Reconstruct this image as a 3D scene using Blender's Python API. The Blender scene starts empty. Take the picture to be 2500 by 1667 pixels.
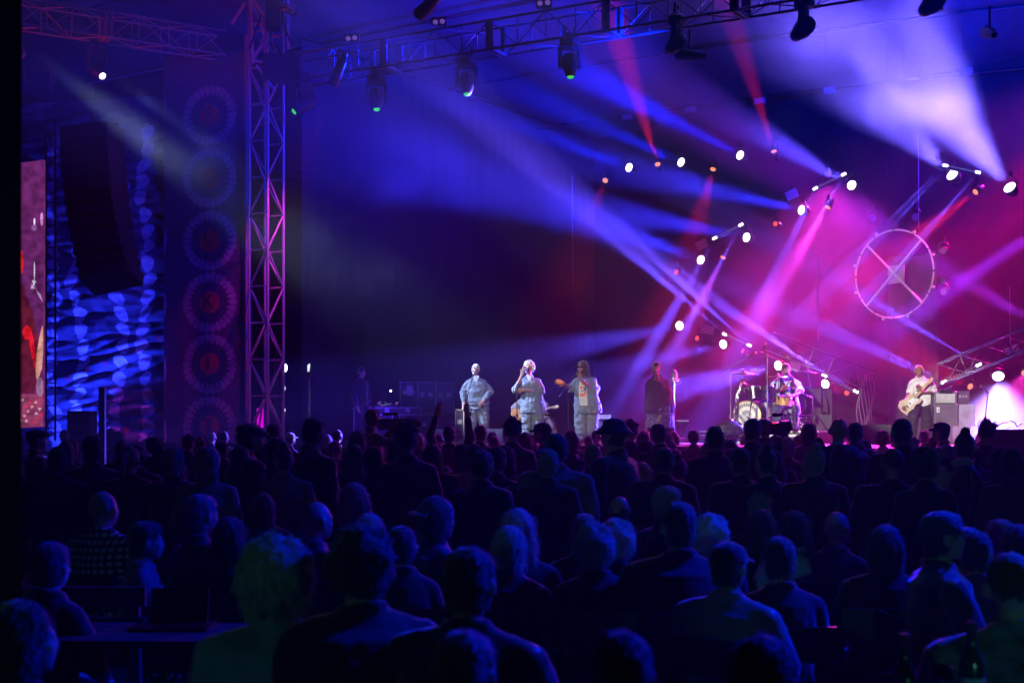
import bpy, math, random
from mathutils import Vector, Matrix, noise
V3 = Vector
rad = math.radians
random.seed(11)
S = bpy.context.scene
COL = S.collection

# ------------------------------------------------------------------ camera, world, exposure
F = 3472.0      # focal length in photograph pixels (50 mm on 36 mm)
H = 1.65        # eye height of the photographer standing in the crowd
def P(px, py, d):
    """point in metres that lies at distance d and is seen at photograph pixel px, py"""
    return V3(((px-1250)/F*d, d, H+(1040-py)/F*d))
cam = bpy.data.cameras.new('camera'); camo = bpy.data.objects.new('camera', cam); COL.objects.link(camo)
S.camera = camo
camo.location = (0, 0, H); camo.rotation_euler = (math.pi/2, 0, 0)
cam.lens = 50; cam.sensor_width = 36; cam.shift_y = (1040-833.5)/2500; cam.clip_end = 600; cam.clip_start = .05
cam.dof.use_dof = True; cam.dof.focus_distance = 28.5; cam.dof.aperture_fstop = 3.5
W = bpy.data.worlds.new('World'); S.world = W; W.use_nodes = True
wn = W.node_tree; bg = wn.nodes['Background']
sky = wn.nodes.new('ShaderNodeTexSky'); sky.sky_type = 'NISHITA'; sky.sun_disc = False
sky.sun_elevation = rad(-9); sky.sun_rotation = rad(200)
wn.links.new(sky.outputs[0], bg.inputs[0]); bg.inputs[1].default_value = .05
S.view_settings.view_transform = 'Standard'; S.view_settings.look = 'None'
S.view_settings.exposure = 0; S.view_settings.gamma = 1; S.view_settings.use_curve_mapping = False
S.cycles.volume_bounces = 0; S.cycles.max_bounces = 5; S.cycles.diffuse_bounces = 2
S.cycles.sample_clamp_indirect = 3

# ------------------------------------------------------------------ materials
MATS = {}
def mat(name, col, rough=.6, metal=0, emit=None, es=1, bump=0, bscale=60, vary=.25, spec=.5, vscale=6, sheen=0):
    if name in MATS: return MATS[name]
    m = bpy.data.materials.new(name); m.use_nodes = True; MATS[name] = m
    nt = m.node_tree; b = nt.nodes['Principled BSDF']
    b.inputs['Roughness'].default_value = rough; b.inputs['Metallic'].default_value = metal
    b.inputs['Specular IOR Level'].default_value = spec
    c = (col[0], col[1], col[2], 1)
    if sheen: b.inputs['Sheen Weight'].default_value = sheen; b.inputs['Sheen Roughness'].default_value = .4
    if emit:
        b.inputs['Base Color'].default_value = (.02, .02, .02, 1)
        b.inputs['Emission Color'].default_value = (*emit, 1); b.inputs['Emission Strength'].default_value = es
        m.cycles.emission_sampling = 'NONE'
        return m
    tc = nt.nodes.new('ShaderNodeTexCoord'); n = nt.nodes.new('ShaderNodeTexNoise')
    n.inputs['Scale'].default_value = vscale; n.inputs['Detail'].default_value = 4
    nt.links.new(tc.outputs['Object'], n.inputs['Vector'])
    r = nt.nodes.new('ShaderNodeValToRGB')
    r.color_ramp.elements[0].position = .3; r.color_ramp.elements[1].position = .7
    r.color_ramp.elements[0].color = tuple(x*(1-vary) for x in c[:3])+(1,)
    r.color_ramp.elements[1].color = tuple(min(1, x*(1+vary)) for x in c[:3])+(1,)
    nt.links.new(n.outputs[0], r.inputs[0]); nt.links.new(r.outputs[0], b.inputs['Base Color'])
    if bump:
        n2 = nt.nodes.new('ShaderNodeTexNoise'); n2.inputs['Scale'].default_value = bscale; n2.inputs['Detail'].default_value = 3
        nt.links.new(tc.outputs['Object'], n2.inputs['Vector'])
        bp = nt.nodes.new('ShaderNodeBump'); bp.inputs['Strength'].default_value = bump; bp.inputs['Distance'].default_value = .02
        nt.links.new(n2.outputs[0], bp.inputs['Height']); nt.links.new(bp.outputs[0], b.inputs['Normal'])
    return m

def striped(name, c1, c2, scale, direction='X', rough=.85):
    m = bpy.data.materials.new(name); m.use_nodes = True; nt = m.node_tree; b = nt.nodes['Principled BSDF']
    b.inputs['Roughness'].default_value = rough
    tc = nt.nodes.new('ShaderNodeTexCoord'); w = nt.nodes.new('ShaderNodeTexWave'); w.bands_direction = direction
    w.inputs['Scale'].default_value = scale; w.inputs['Distortion'].default_value = 1.2; w.inputs['Detail Scale'].default_value = 2
    nt.links.new(tc.outputs['Object'], w.inputs['Vector'])
    r = nt.nodes.new('ShaderNodeValToRGB'); r.color_ramp.elements[0].color = (*c1, 1); r.color_ramp.elements[1].color = (*c2, 1)
    r.color_ramp.elements[0].position = .35; r.color_ramp.elements[1].position = .75
    nt.links.new(w.outputs[0], r.inputs[0]); nt.links.new(r.outputs[0], b.inputs['Base Color'])
    n2 = nt.nodes.new('ShaderNodeTexNoise'); n2.inputs['Scale'].default_value = 9
    nt.links.new(tc.outputs['Object'], n2.inputs['Vector'])
    bp = nt.nodes.new('ShaderNodeBump'); bp.inputs['Strength'].default_value = 1; bp.inputs['Distance'].default_value = .06
    nt.links.new(n2.outputs[0], bp.inputs['Height']); nt.links.new(bp.outputs[0], b.inputs['Normal'])
    return m

def checked(name, c1, c2, sc):
    """woven check: two crossed waves multiplied"""
    m = bpy.data.materials.new(name); m.use_nodes = True; nt = m.node_tree; b = nt.nodes['Principled BSDF']
    b.inputs['Roughness'].default_value = .9
    tc = nt.nodes.new('ShaderNodeTexCoord'); outs = []
    for d in 'XZ':
        w = nt.nodes.new('ShaderNodeTexWave'); w.bands_direction = d; w.inputs['Scale'].default_value = sc
        w.inputs['Distortion'].default_value = .6; nt.links.new(tc.outputs['Object'], w.inputs['Vector']); outs.append(w)
    mu = nt.nodes.new('ShaderNodeMath'); mu.operation = 'MULTIPLY'
    nt.links.new(outs[0].outputs[1], mu.inputs[0]); nt.links.new(outs[1].outputs[1], mu.inputs[1])
    r = nt.nodes.new('ShaderNodeValToRGB'); r.color_ramp.elements[0].color = (*c1, 1); r.color_ramp.elements[1].color = (*c2, 1)
    r.color_ramp.elements[0].position = .1; r.color_ramp.elements[1].position = .5
    nt.links.new(mu.outputs[0], r.inputs[0]); nt.links.new(r.outputs[0], b.inputs['Base Color'])
    return m

# ------------------------------------------------------------------ mesh builder
class MB:
    def __init__(s): s.v = []; s.f = []; s.m = []
    def add(s, vs, fs, mi=0):
        o = len(s.v); s.v += [tuple(x) for x in vs]; s.f += [tuple(i+o for i in f) for f in fs]; s.m += [mi]*len(fs); return s
    def box(s, c, sz, rot=None, mi=0):
        x, y, z = (q/2 for q in sz); c = V3(c)
        vs = [V3((a*x, b*y, e*z)) for a in (-1, 1) for b in (-1, 1) for e in (-1, 1)]
        if rot is not None: vs = [rot @ q for q in vs]
        return s.add([q+c for q in vs], [(0, 1, 3, 2), (4, 6, 7, 5), (0, 4, 5, 1), (2, 3, 7, 6), (0, 2, 6, 4), (1, 5, 7, 3)], mi)
    def loft(s, rings, n=12, mi=0, cap=True):
        """rings: (centre, xvec, yvec) half axes"""
        vs = []; fs = []
        for c, a, b in rings:
            for k in range(n):
                t = 2*math.pi*k/n; vs.append(V3(c)+V3(a)*math.cos(t)+V3(b)*math.sin(t))
        m = len(rings)
        for i in range(m-1):
            for k in range(n):
                k2 = (k+1) % n; fs.append((i*n+k, i*n+k2, (i+1)*n+k2, (i+1)*n+k))
        if cap: fs.append(tuple(range(n-1, -1, -1))); fs.append(tuple((m-1)*n+k for k in range(n)))
        return s.add(vs, fs, mi)
    def tube(s, a, b, r0, r1=None, n=8, mi=0):
        a = V3(a); b = V3(b); r1 = r0 if r1 is None else r1
        d = (b-a)
        if d.length < 1e-6: return s
        q = d.to_track_quat('Z', 'Y'); x = q @ V3((1, 0, 0)); y = q @ V3((0, 1, 0))
        return s.loft([(a, x*r0, y*r0), (b, x*r1, y*r1)], n, mi)
    def caps(s, a, b, r0, r1=None, n=10, mi=0):
        a = V3(a); b = V3(b); r1 = r0 if r1 is None else r1
        d = b-a
        if d.length < 1e-5: return s.ball(a, (r0,)*3, n, mi)
        q = d.to_track_quat('Z', 'Y'); x = q @ V3((1, 0, 0)); y = q @ V3((0, 1, 0)); z = d.normalized()
        R = []
        for t in (-80, -50, -20): R.append((a+z*r0*math.sin(rad(t)), x*r0*math.cos(rad(t)), y*r0*math.cos(rad(t))))
        R.append((a, x*r0, y*r0)); R.append((b, x*r1, y*r1))
        for t in (20, 50, 80): R.append((b+z*r1*math.sin(rad(t)), x*r1*math.cos(rad(t)), y*r1*math.cos(rad(t))))
        return s.loft(R, n, mi)
    def ball(s, c, r, n=12, mi=0, rot=None):
        R = []; c = V3(c); rx, ry, rz = r
        ex, ey, ez = V3((1, 0, 0)), V3((0, 1, 0)), V3((0, 0, 1))
        if rot is not None: ex, ey, ez = rot @ ex, rot @ ey, rot @ ez
        k = max(5, n//2+1)
        for i in range(k):
            t = -84+168*i/(k-1); R.append((c+ez*rz*math.sin(rad(t)), ex*rx*math.cos(rad(t)), ey*ry*math.cos(rad(t))))
        return s.loft(R, n, mi)
    def torus(s, c, nrm, R, r, n=48, k=6, mi=0, a0=0, a1=360):
        c = V3(c); q = V3(nrm).to_track_quat('Z', 'Y'); x = q @ V3((1, 0, 0)); y = q @ V3((0, 1, 0)); z = q @ V3((0, 0, 1))
        vs = []; fs = []; full = abs(a1-a0) >= 360; m = n if full else n+1
        for i in range(m):
            t = rad(a0+(a1-a0)*i/n); e = x*math.cos(t)+y*math.sin(t)
            for j in range(k):
                u = 2*math.pi*j/k; vs.append(c+e*(R+r*math.cos(u))+z*r*math.sin(u))
        for i in range(n):
            i2 = (i+1) % m
            for j in range(k): j2 = (j+1) % k; fs.append((i*k+j, i2*k+j, i2*k+j2, i*k+j2))
        return s.add(vs, fs, mi)
    def path(s, pts, r, n=6, mi=0):
        for a, b in zip(pts, pts[1:]): s.tube(a, b, r, r, n, mi)
        return s
    def prism(s, pts, off, mi=0):
        """flat polygon given by 3-D points, extruded by off"""
        n = len(pts); off = V3(off); a = [V3(p) for p in pts]; b = [p+off for p in a]
        return s.add(a+b, [tuple(range(n)), tuple(range(2*n-1, n-1, -1))]+[(i, i+n, (i+1) % n+n, (i+1) % n) for i in range(n)], mi)
    def mesh(s, name, mats, smooth=False):
        me = bpy.data.meshes.new(name); me.from_pydata(s.v, [], s.f)
        for m in (mats if isinstance(mats, (list, tuple)) else [mats]): me.materials.append(m)
        if any(s.m): me.polygons.foreach_set('material_index', s.m)
        if smooth: me.polygons.foreach_set('use_smooth', [True]*len(s.f))
        me.update(); return me
    def build(s, name, mats, parent=None, world=True, smooth=False):
        me = s.mesh(name, mats, smooth)
        o = bpy.data.objects.new(name, me); COL.objects.link(o)
        if parent is not None:
            o.parent = parent
            if world: me.transform(Matrix.Translation(-wloc(parent)))
        return o

def wloc(o):
    v = V3((0, 0, 0))
    while o is not None: v = v+V3(o.location); o = o.parent
    return v
def tag(o, label=None, cat=None, group=None, kind=None):
    if label: o['label'] = label
    if cat: o['category'] = cat
    if group: o['group'] = group
    if kind: o['kind'] = kind
    return o
def thing(name, label, cat, loc=(0, 0, 0), group=None, rz=0, sc=1):
    o = bpy.data.objects.new(name, None); COL.objects.link(o); o.location = loc; o.empty_display_size = .2
    o.rotation_euler = (0, 0, rz); o.scale = (sc,)*3
    return tag(o, label, cat, group)
def put(name, me, parent=None, loc=(0, 0, 0), rot=None, mats=None, scale=None):
    """an object on a shared mesh; materials sit on the object's own slots"""
    o = bpy.data.objects.new(name, me); COL.objects.link(o); o.location = loc
    if rot is not None: o.rotation_mode = 'QUATERNION'; o.rotation_quaternion = rot
    if scale is not None: o.scale = scale
    if parent is not None: o.parent = parent
    if mats:
        for i, m in enumerate(mats if isinstance(mats, (list, tuple)) else [mats]):
            if i < len(o.material_slots): o.material_slots[i].link = 'OBJECT'; o.material_slots[i].material = m
    return o
CACHE = {}
def cached(key, fn):
    if key not in CACHE: CACHE[key] = fn()
    return CACHE[key]
def rod(name, a, b, r, m, parent, square=False):
    """one bar of a frame: shared unit mesh laid from a to b (world points)"""
    a = V3(a); b = V3(b); base = wloc(parent) if parent is not None else V3((0, 0, 0))
    me = cached('rod%d' % square, lambda: MB().box((0, 0, .5), (1.7, 1.7, 1)).mesh('bar', m) if square else MB().tube((0, 0, 0), (0, 0, 1), 1, 1, 6).mesh('bar', m, True))
    d = b-a
    return put(name, me, parent, a-base, d.to_track_quat('Z', 'Y'), m, (r, r, d.length))
def remesh(mb, name, voxel, m, smooth=2, amp=0, nscale=(12, 12, 12), extra=0, escale=60):
    me = mb.mesh(name+'_raw', m); o = bpy.data.objects.new('tmp', me); COL.objects.link(o)
    r = o.modifiers.new('r', 'REMESH'); r.mode = 'VOXEL'; r.voxel_size = voxel
    if smooth: s = o.modifiers.new('s', 'SMOOTH'); s.iterations = smooth; s.factor = .5
    dg = bpy.context.evaluated_depsgraph_get(); out = bpy.data.meshes.new_from_object(o.evaluated_get(dg))
    bpy.data.objects.remove(o); bpy.data.meshes.remove(me); out.name = name
    if not out.materials: out.materials.append(m)
    if amp or extra:
        ns = V3(nscale); N = [n.vector.copy() for n in out.vertex_normals]
        for v, nn in zip(out.vertices, N):
            c = v.co; k = 0
            if amp: k += amp*noise.noise(V3((c.x*ns.x, c.y*ns.y, c.z*ns.z)))
            if extra: k += extra*noise.noise(c*escale)
            v.co = c+nn*k
    out.polygons.foreach_set('use_smooth', [True]*len(out.polygons)); out.update()
    return out
def strands(me, n, L, seed=1, down=.3, wid=.0022, zmin=-9):
    """loose hairs standing off a hair mesh"""
    rn = random.Random(seed); V = [tuple(v.co) for v in me.vertices]; Fs = [tuple(p.vertices) for p in me.polygons]; P_ = list(me.polygons); k = 0
    while k < n:
        p = P_[rn.randrange(len(P_))]; c = p.center; nn = p.normal; k += 1
        if c.z < zmin or (c.y < -.05 and c.z < .06): continue
        r3 = V3((rn.uniform(-1, 1), rn.uniform(-1, 1), rn.uniform(-1, 1))); tan = (V3((0, 0, -1))+r3*.8); tan -= nn*tan.dot(nn)
        a = c-nn*.004; b = a+(nn*rn.uniform(.25, .7)+tan*(.5+down))*L*.5; e = b+(nn*rn.uniform(-.2, .3)+V3((0, 0, -down))+r3*.35)*L*.5; s_ = nn.cross(tan).normalized()*wid
        o = len(V); V += [tuple(a-s_), tuple(a+s_), tuple(b-s_*.8), tuple(b+s_*.8), tuple(e)]; Fs += [(o, o+1, o+3, o+2), (o+2, o+3, o+4)]
    m2 = bpy.data.meshes.new(me.name); m2.from_pydata(V, [], Fs); m2.materials.append(me.materials[0]); m2.polygons.foreach_set('use_smooth', [True]*len(Fs)); m2.update(); return m2
def text_mesh(txt, size, m, depth=.004):
    cu = bpy.data.curves.new('lettering', 'FONT'); cu.body = txt; cu.size = size; cu.extrude = depth; cu.align_x = 'CENTER'; cu.align_y = 'CENTER'
    o = bpy.data.objects.new('tmp', cu); COL.objects.link(o)
    dg = bpy.context.evaluated_depsgraph_get(); me = bpy.data.meshes.new_from_object(o.evaluated_get(dg))
    bpy.data.objects.remove(o); me.materials.clear(); me.materials.append(m); me.name = 'lettering'; return me

# frequently used materials
BLK = mat('black_paint', (.012, .012, .014), .45, .2, vary=.3)
BLKM = mat('black_metal', (.03, .03, .033), .35, .8)
ALU = mat('aluminium', (.45, .45, .47), .38, .9)
ALUP = mat('painted_truss', (.34, .3, .32), .45, .3)
CHR = mat('chrome', (.7, .7, .72), .12, 1, vary=.05)
CLOTHK = mat('black_molton', (.012, .012, .015), .95, bump=.3, bscale=30)
RUB = mat('rubber', (.015, .015, .015), .8)
WHT = mat('white_plastic', (.75, .75, .75), .5)

# ------------------------------------------------------------------ stage axes
UX = V3((.857, -.515, 0)).normalized()     # along the stage front, towards stage right of the picture
VX = V3((.515, .857, 0)).normalized()      # upstage
O3 = V3((1.49, 28.7, 0))                   # where the third singer stands
SZ = 1.31                                  # stage floor height
def st(u, v, z=0): return O3+UX*u+VX*v+V3((0, 0, z))
def on_line(px, base):
    """distance at which the line base + t*UX is seen at pixel column px"""
    s = (px-1250)/F; t = (base.y*s-base.x)/(UX.x-UX.y*s); return base.y+UX.y*t
WHEEL = V3(((2182-1250)/F*31.0, 31.0, 0))
def rear(px): return on_line(px, WHEEL+VX*.6)
# ------------------------------------------------------------------ lamps (each with its fixture)
BLUE = (.0, .012, 1); VIO = (.085, .05, 1); LAV2 = (.15, .1, 1); BLV = (.028, .025, 1); LAV = (.27, .2, 1); RED = (1, .01, .06); MAG = (1, .03, .55); WHITE = (1, .96, .86); GREEN = (.1, 1, .12)
LENSW = mat('lens_white_lit', (0, 0, 0), emit=(.93, .9, 1), es=6)
LENSR = mat('lens_red_lit', (0, 0, 0), emit=(1, .28, .13), es=1.4)
LENSR2 = mat('lens_red_dim', (0, 0, 0), emit=(1, .1, .04), es=1.0)
LENSG = mat('lens_green_glow', (0, 0, 0), emit=(.05, .8, .06), es=.9)
LENSOFF = mat('lens_unlit', (.3, .25, .32), .15, .2)
def light(parent, loc, aim, col, power, ang, blend=.9, smooth=.5, r=.1):
    l = bpy.data.lights.new('lamp_light', 'SPOT'); o = bpy.data.objects.new('lamp_light', l); COL.objects.link(o)
    d = V3(aim)-V3(loc); o.rotation_euler = d.to_track_quat('-Z', 'Y').to_euler()
    base = wloc(parent) if parent is not None else V3((0, 0, 0)); o.location = V3(loc)-base; o.parent = parent
    l.color = col; l.energy = power; l.spot_size = rad(ang); l.spot_blend = blend; l.shadow_soft_size = r
    l.use_nodes = True; nt = l.node_tree; e = nt.nodes['Emission']; lf = nt.nodes.new('ShaderNodeLightFalloff')
    lf.inputs[0].default_value = 1; lf.inputs[1].default_value = smooth; nt.links.new(lf.outputs['Quadratic'], e.inputs[1])
    return o
def round_lamp(px, py, d, aim, R, lens, label, group, name='stage_lamp', col=None, power=0, ang=12, smooth=.04, blend=.65, cat='stage lamp', drum=.22):
    """a drum shaped lamp in a yoke, its lens looking at the point aim"""
    p = P(px, py, d); ax = (V3(aim)-p).normalized(); q = ax.to_track_quat('-Z', 'Y')
    t = thing(name, label, cat, p, group)
    k = round(R, 3)
    body = cached(('drum', k, drum), lambda: MB().loft([((0, 0, z), (r, 0, 0), (0, r, 0)) for z, r in ((.0, R*1.04), (-.02, R*1.12), (.06, R*1.12), (drum*.6, R), (drum, R*.6), (drum+.03, R*.3))], 20).mesh('housing', BLK, True))
    lm = cached(('lens', k), lambda: MB().loft([((0, 0, -.021), (R, 0, 0), (0, R, 0)), ((0, 0, -.03), (R*.9, 0, 0), (0, R*.9, 0)), ((0, 0, -.034), (R*.4, 0, 0), (0, R*.4, 0))], 24).mesh('lens', LENSW, True))
    yo = cached(('yoke', k), lambda: MB().torus((0, 0, .08), (0, 1, 0), R*1.25, .014, 16, 6, 0, 0, 180).box((R*1.25, 0, .04), (.02, .03, .1)).box((-R*1.25, 0, .04), (.02, .03, .1)).box((0, 0, .08+R*1.25+.05), (.06, .06, .12)).mesh('yoke', BLKM))
    b = put('housing', body, t, rot=q); put('lens', lm, b, mats=lens)
    yaw = math.atan2(ax.y, ax.x)-math.pi/2
    put('yoke', yo, t, rot=Matrix.Rotation(yaw, 3, 'Z').to_quaternion(), mats=BLKM)
    if col: light(t, p+ax*(R*.9+.06), aim, col, power, ang, blend, smooth, R*.85)
    return t
PW = 170000.0
# rear white / blue beam lamps: px, py, aim px, py, aim depth, colour, power factor, angle, words
WHITE_LAMPS = [
 (1537, 410, 700, 90, 28, BLUE, 1.5, 8, 'leftmost of the high row'),
 (1664, 397, 900, 60, 28, BLUE, 1.5, 8, 'second from the left in the high row'),
 (1808, 380, 1150, 40, 28, BLUE, 1.5, 8.5, 'third from the left in the high row, by the tall red beam'),
 (2080, 453, 1620, 190, 26, VIO, .55, 9, 'on the right end of the bar left above the wheel'),
 (1958, 513, 1000, 300, 27, BLV, .8, 10, 'under the louvred strobe above the wheel side'),
 (1824, 580, 1000, 420, 27, BLV, .8, 10, 'at the right end of the middle light bar'),
 (1712, 635, 1100, 420, 28, BLV, .8, 12, 'at the left end of the middle light bar'),
 (2326, 428, 1960, 40, 28, LAV2, .6, 34, 'upper right with the big pale beam, left of the brightest one'),
 (2466, 459, 2120, 40, 27.5, LAV2, .75, 36, 'brightest one at the right edge of the picture'),
 (1660, 795, 1150, 900, 28, VIO, .6, 9, 'low on the left, beam sinking left above the woman in black'),
 (1767, 840, 1250, 960, 29, VIO, .45, 10, 'low, next to the overhead drum microphone'),
 (1901, 892, 1500, 985, 29, VIO, .9, 12, 'half hidden behind the head of the drummer'),
 (2016, 937, 1750, 1010, 30, VIO, .12, 12, 'low, cut by the dark amplifier behind the drums'),
 (2437, 917, 2445, 1110, 28.3, LAV, .8, 58, 'low at the right with a wide pale glow over the amplifiers'),
 (2540, 560, 2180, 800, 29, (.25, .02, 1), .8, 11, 'just outside the right edge, upper of two'),
 (2545, 800, 2150, 560, 29.5, (.35, .02, .9), .7, 11, 'just outside the right edge, lower of two')]
for x, y, tx, ty, td, c, pf, an, w in WHITE_LAMPS:
    d = rear(x); R = .105 if x < 2200 else .13
    if (x, y) == (2437, 917): R = .12
    round_lamp(x, y, d, P(tx, ty, td), R, LENSW, 'white beam lamp, '+w, 'white beam lamps of the rear rig', col=c, power=PW*pf, ang=an, blend=1 if an > 25 else .65)
RED_LAMPS = [
 (1606, 403, 1500, 60, 31, RED, .38, 10, 'in the high row, beam rising', 1),
 (1890, 372, 1780, 20, 31, RED, .34, 11, 'highest one, tall dark red beam rising', 1),
 (1478, 440, 1430, 560, 33.5, RED, .02, 18, 'leftmost, short beam falling', 1),
 (1741, 412, 1700, 560, 33, RED, .07, 22, 'in the high row, between two white ones, beam falling', 1),
 (1894, 547, 1760, 520, 31, RED, .002, 20, 'small ellipse in the dark gap left of the wheel', 2),
 (2022, 505, 1850, 780, 31.5, MAG, .27, 17, 'left of the wheel top with a magenta beam falling left', 1),
 (1766, 627, 1660, 850, 33, MAG, .2, 20, 'near the middle light bar, magenta beam falling left', 1),
 (1652, 665, 1560, 640, 32, MAG, .002, 24, 'small one left below the middle light bar', 2),
 (2383, 468, 2210, 600, 30, RED, .2, 15, 'at the upper right, red beam falling left', 1),
 (1703, 826, 1600, 800, 33, RED, .003, 30, 'small ellipse right of the low white lamp', 2),
 (1815, 858, 1700, 800, 33, RED, .004, 30, 'round one above the drum kit', 2),
 (2068, 959, 1960, 925, 30, RED, .012, 20, 'under the low light bar beside the drummer', 2),
 (2370, 944, 2260, 895, 30, RED, .03, 30, 'above the amplifiers at the right', 1),
 (2502, 910, 2450, 1010, 28, MAG, .1, 24, 'cut by the right edge of the picture', 1)]
for x, y, tx, ty, td, c, pf, an, w, k in RED_LAMPS:
    round_lamp(x, y, rear(x)+.1, P(tx, ty, td), .068 if k == 1 else .062, LENSR if k == 1 else LENSR2, 'small round red lamp, '+w, 'red lamps of the rear rig', col=c, power=PW*pf, ang=an, smooth=.03)
for x, y, w in ((2130, 533, 'left above'), (2235, 530, 'right above'), (2303, 612, 'at two o\'clock of'), (2303, 712, 'at four o\'clock of')):
    d = rear(x)+.2
    t = round_lamp(x, y, d, P(x-60, y+20, d-3), .085, LENSOFF, 'unlit honeycomb lamp '+w+' the big wheel', 'unlit lamps round the wheel')
    # seven small cells of the unlit lens
    ax = (P(x-60, y+20, d-3)-P(x, y, d)).normalized(); q = ax.to_track_quat('-Z', 'Y'); mb = MB()
    for i in range(7):
        a = rad(60*i); rr = 0 if i == 6 else .055
        c = q @ V3((rr*math.cos(a), rr*math.sin(a), -.037)); e = q @ V3((rr*math.cos(a), rr*math.sin(a), -.043))
        mb.tube(P(x, y, d)+c, P(x, y, d)+e, .02, .016, 8)
    mb.build('lens_cell', mat('lens_cell', (.5, .4, .6), .2, .3), t)
# light bars: two ends lit, a dotted row between
BARS = [((1742, 583), (1811, 548), ((1580, 850, 31), (1640, 850, 31)), 'rising right in mid rig'),
        ((1987, 462), (2062, 425), ((1840, 760, 30), (1850, 780, 30)), 'above and left of the wheel'),
        ((2304, 404), (2390, 422), ((2040, 670, 30), (2130, 700, 29)), 'at the upper right beside the pale beams'),
        ((1766, 815), (1831, 844), ((1560, 640, 31), (1600, 640, 31)), 'sloping down above the drum kit'),
        ((2009, 915), (2092, 957), ((1700, 700, 29), (1740, 740, 29)), 'sloping down beside the drummer, largest of them'),
        ((2300, 934), (2392, 889), ((1900, 760, 28), (1950, 640, 28)), 'rising behind the head of the guitarist')]
CELL = mat('led_cell_lit', (0, 0, 0), emit=(.9, .88, 1), es=5); CELLD = mat('led_cell_dim', (0, 0, 0), emit=(.5, .4, .8), es=.5)
for a, b, aims, w in BARS:
    pa = P(a[0], a[1], rear(a[0])-.15); pb = P(b[0], b[1], rear(b[0])-.15)
    t = thing('light_bar', 'LED light bar with bright ends, '+w, 'light bar', pa, 'LED light bars')
    ax = (pb-pa).normalized()
    q = (pb-pa).to_track_quat('X', 'Z').to_matrix()
    MB().box((pa+pb)/2+V3((0, .07, 0)), ((pb-pa).length+.1, .12, .11), q).build('housing', BLKM, t)
    mb = MB(); mb2 = MB(); mc = MB(); L = (pb-pa).length
    for k in range(14):
        c = pa.lerp(pb, k/13)+V3((0, -.02, 0)); (mb if k < 2 else mb2 if k > 11 else mc).ball(c, (.033, .02, .033) if k in (0, 1, 12, 13) else (.016, .01, .016), 8)
    mb.build('lit_cell', CELL, t); mb2.build('lit_cell', CELL, t); mc.build('dim_cell', CELLD, t)
    for e, aim in zip((pa, pb), aims):
        for off in (0, .07):
            s = e+ax*off*(1 if e is pa else -1)+V3((0, -.08, 0)); light(t, s, P(*aim)+ax*off*3, (.11, .06, 1), PW*1.9, 3.4, .5, 1.2, .02)
# front truss moving heads
def moving_head(px, py, d, aimdir, label, lens, roll=0, sc=1.0, name='moving_head', col=None, power=0, ang=6, group='moving heads on the front truss'):
    """px, py is where the base box hangs; aimdir is the world direction of the lens"""
    p = P(px, py, d); t = thing(name, label, 'moving light', p, group, sc=1)
    base = cached('mh_base', lambda: MB().loft([((0, 0, z), (a, 0, 0), (0, a*.8, 0)) for z, a in ((.06, .12), (.0, .2), (-.1, .2), (-.13, .15))], 8).box((0, 0, .1), (.26, .06, .06)).box((-.1, 0, .17), (.04, .05, .14)).box((.1, 0, .17), (.04, .05, .14)).mesh('base', BLK))
    yk = cached('mh_yoke', lambda: MB().box((0, 0, -.16), (.4, .12, .07)).box((-.19, 0, -.34), (.05, .11, .36)).box((.19, 0, -.34), (.05, .11, .36)).tube((-.22, 0, -.44), (.22, 0, -.44), .05, .05, 10).mesh('yoke', BLK))
    hd = cached('mh_head', lambda: MB().loft([((0, 0, z), (a, 0, 0), (0, a, 0)) for z, a in ((.19, .07), (.17, .12), (.06, .155), (-.06, .15), (-.16, .115), (-.24, .09), (-.25, .07))], 16).box((0, .12, .08), (.12, .08, .14)).mesh('head', BLK, True))
    ln = cached('mh_lens', lambda: MB().loft([((0, 0, -.251), (.068, 0, 0), (0, .068, 0)), ((0, 0, -.275), (.05, 0, 0), (0, .05, 0)), ((0, 0, -.285), (.02, 0, 0), (0, .02, 0))], 16).mesh('lens', LENSG, True))
    q = V3(aimdir).to_track_quat('-Z', 'Y'); yaw = Matrix.Rotation(roll, 3, 'Z').to_quaternion()
    put('base', base, t, mats=BLK, rot=yaw); put('yoke', yk, t, mats=BLK, rot=yaw)
    h = put('head', hd, t, (0, 0, -.44), q, BLK); put('lens', ln, h, mats=lens)
    if col: light(t, p+V3((0, 0, -.44))+V3(aimdir).normalized()*.33, p+V3(aimdir).normalized()*6, col, power, ang, .8, .3, .05)
    return t
def ftr(px): return on_line(px, V3((-4.72, 29.8, 0)))
TDR = (.05, -.25, -1)
moving_head(919, 186, ftr(919), TDR, 'black moving light with a green lens under the left part of the long truss', LENSG, .3, col=GREEN, power=60)
moving_head(1139, 146, ftr(1139), TDR, 'black moving light with a green lens under the middle of the long truss', LENSG, .3, col=GREEN, power=90)
moving_head(1391, 98, ftr(1391), (.05, -.1, -1), 'black moving light with a green lens and thin green beam, right of mid truss', LENSG, .3, col=GREEN, power=2500, ang=3)
moving_head(1652, 44, ftr(1652), (-.9, -.3, -1), 'dark moving light tilted to the left, lens hidden, right end of the truss', LENSOFF, 1.2)
moving_head(1962, 3, ftr(1962)-1, (-.9, -.3, -.9), 'black moving light with a bright rim at the top edge, right of the red beam', LENSOFF, 1.2)
moving_head(2278, -62, ftr(2278)-1, (-.9, -.2, -.8), 'black moving light cut by the top edge, pale thin beam falling left', LENSOFF, .8, col=(.3, .45, 1), power=5000, ang=4)
moving_head(742, 205, ftr(742)-.2, (-.9, -.3, -.7), 'black moving light with a green lens turned to the left beside the tower', LENSG, .6, col=GREEN, power=40)
moving_head(236, 118, 28.6, (.62, -.5, -.62), 'moving light with a white lens under the left truss, grey beam falling right', LENSW, .8, group='key lights of the left truss')
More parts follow.
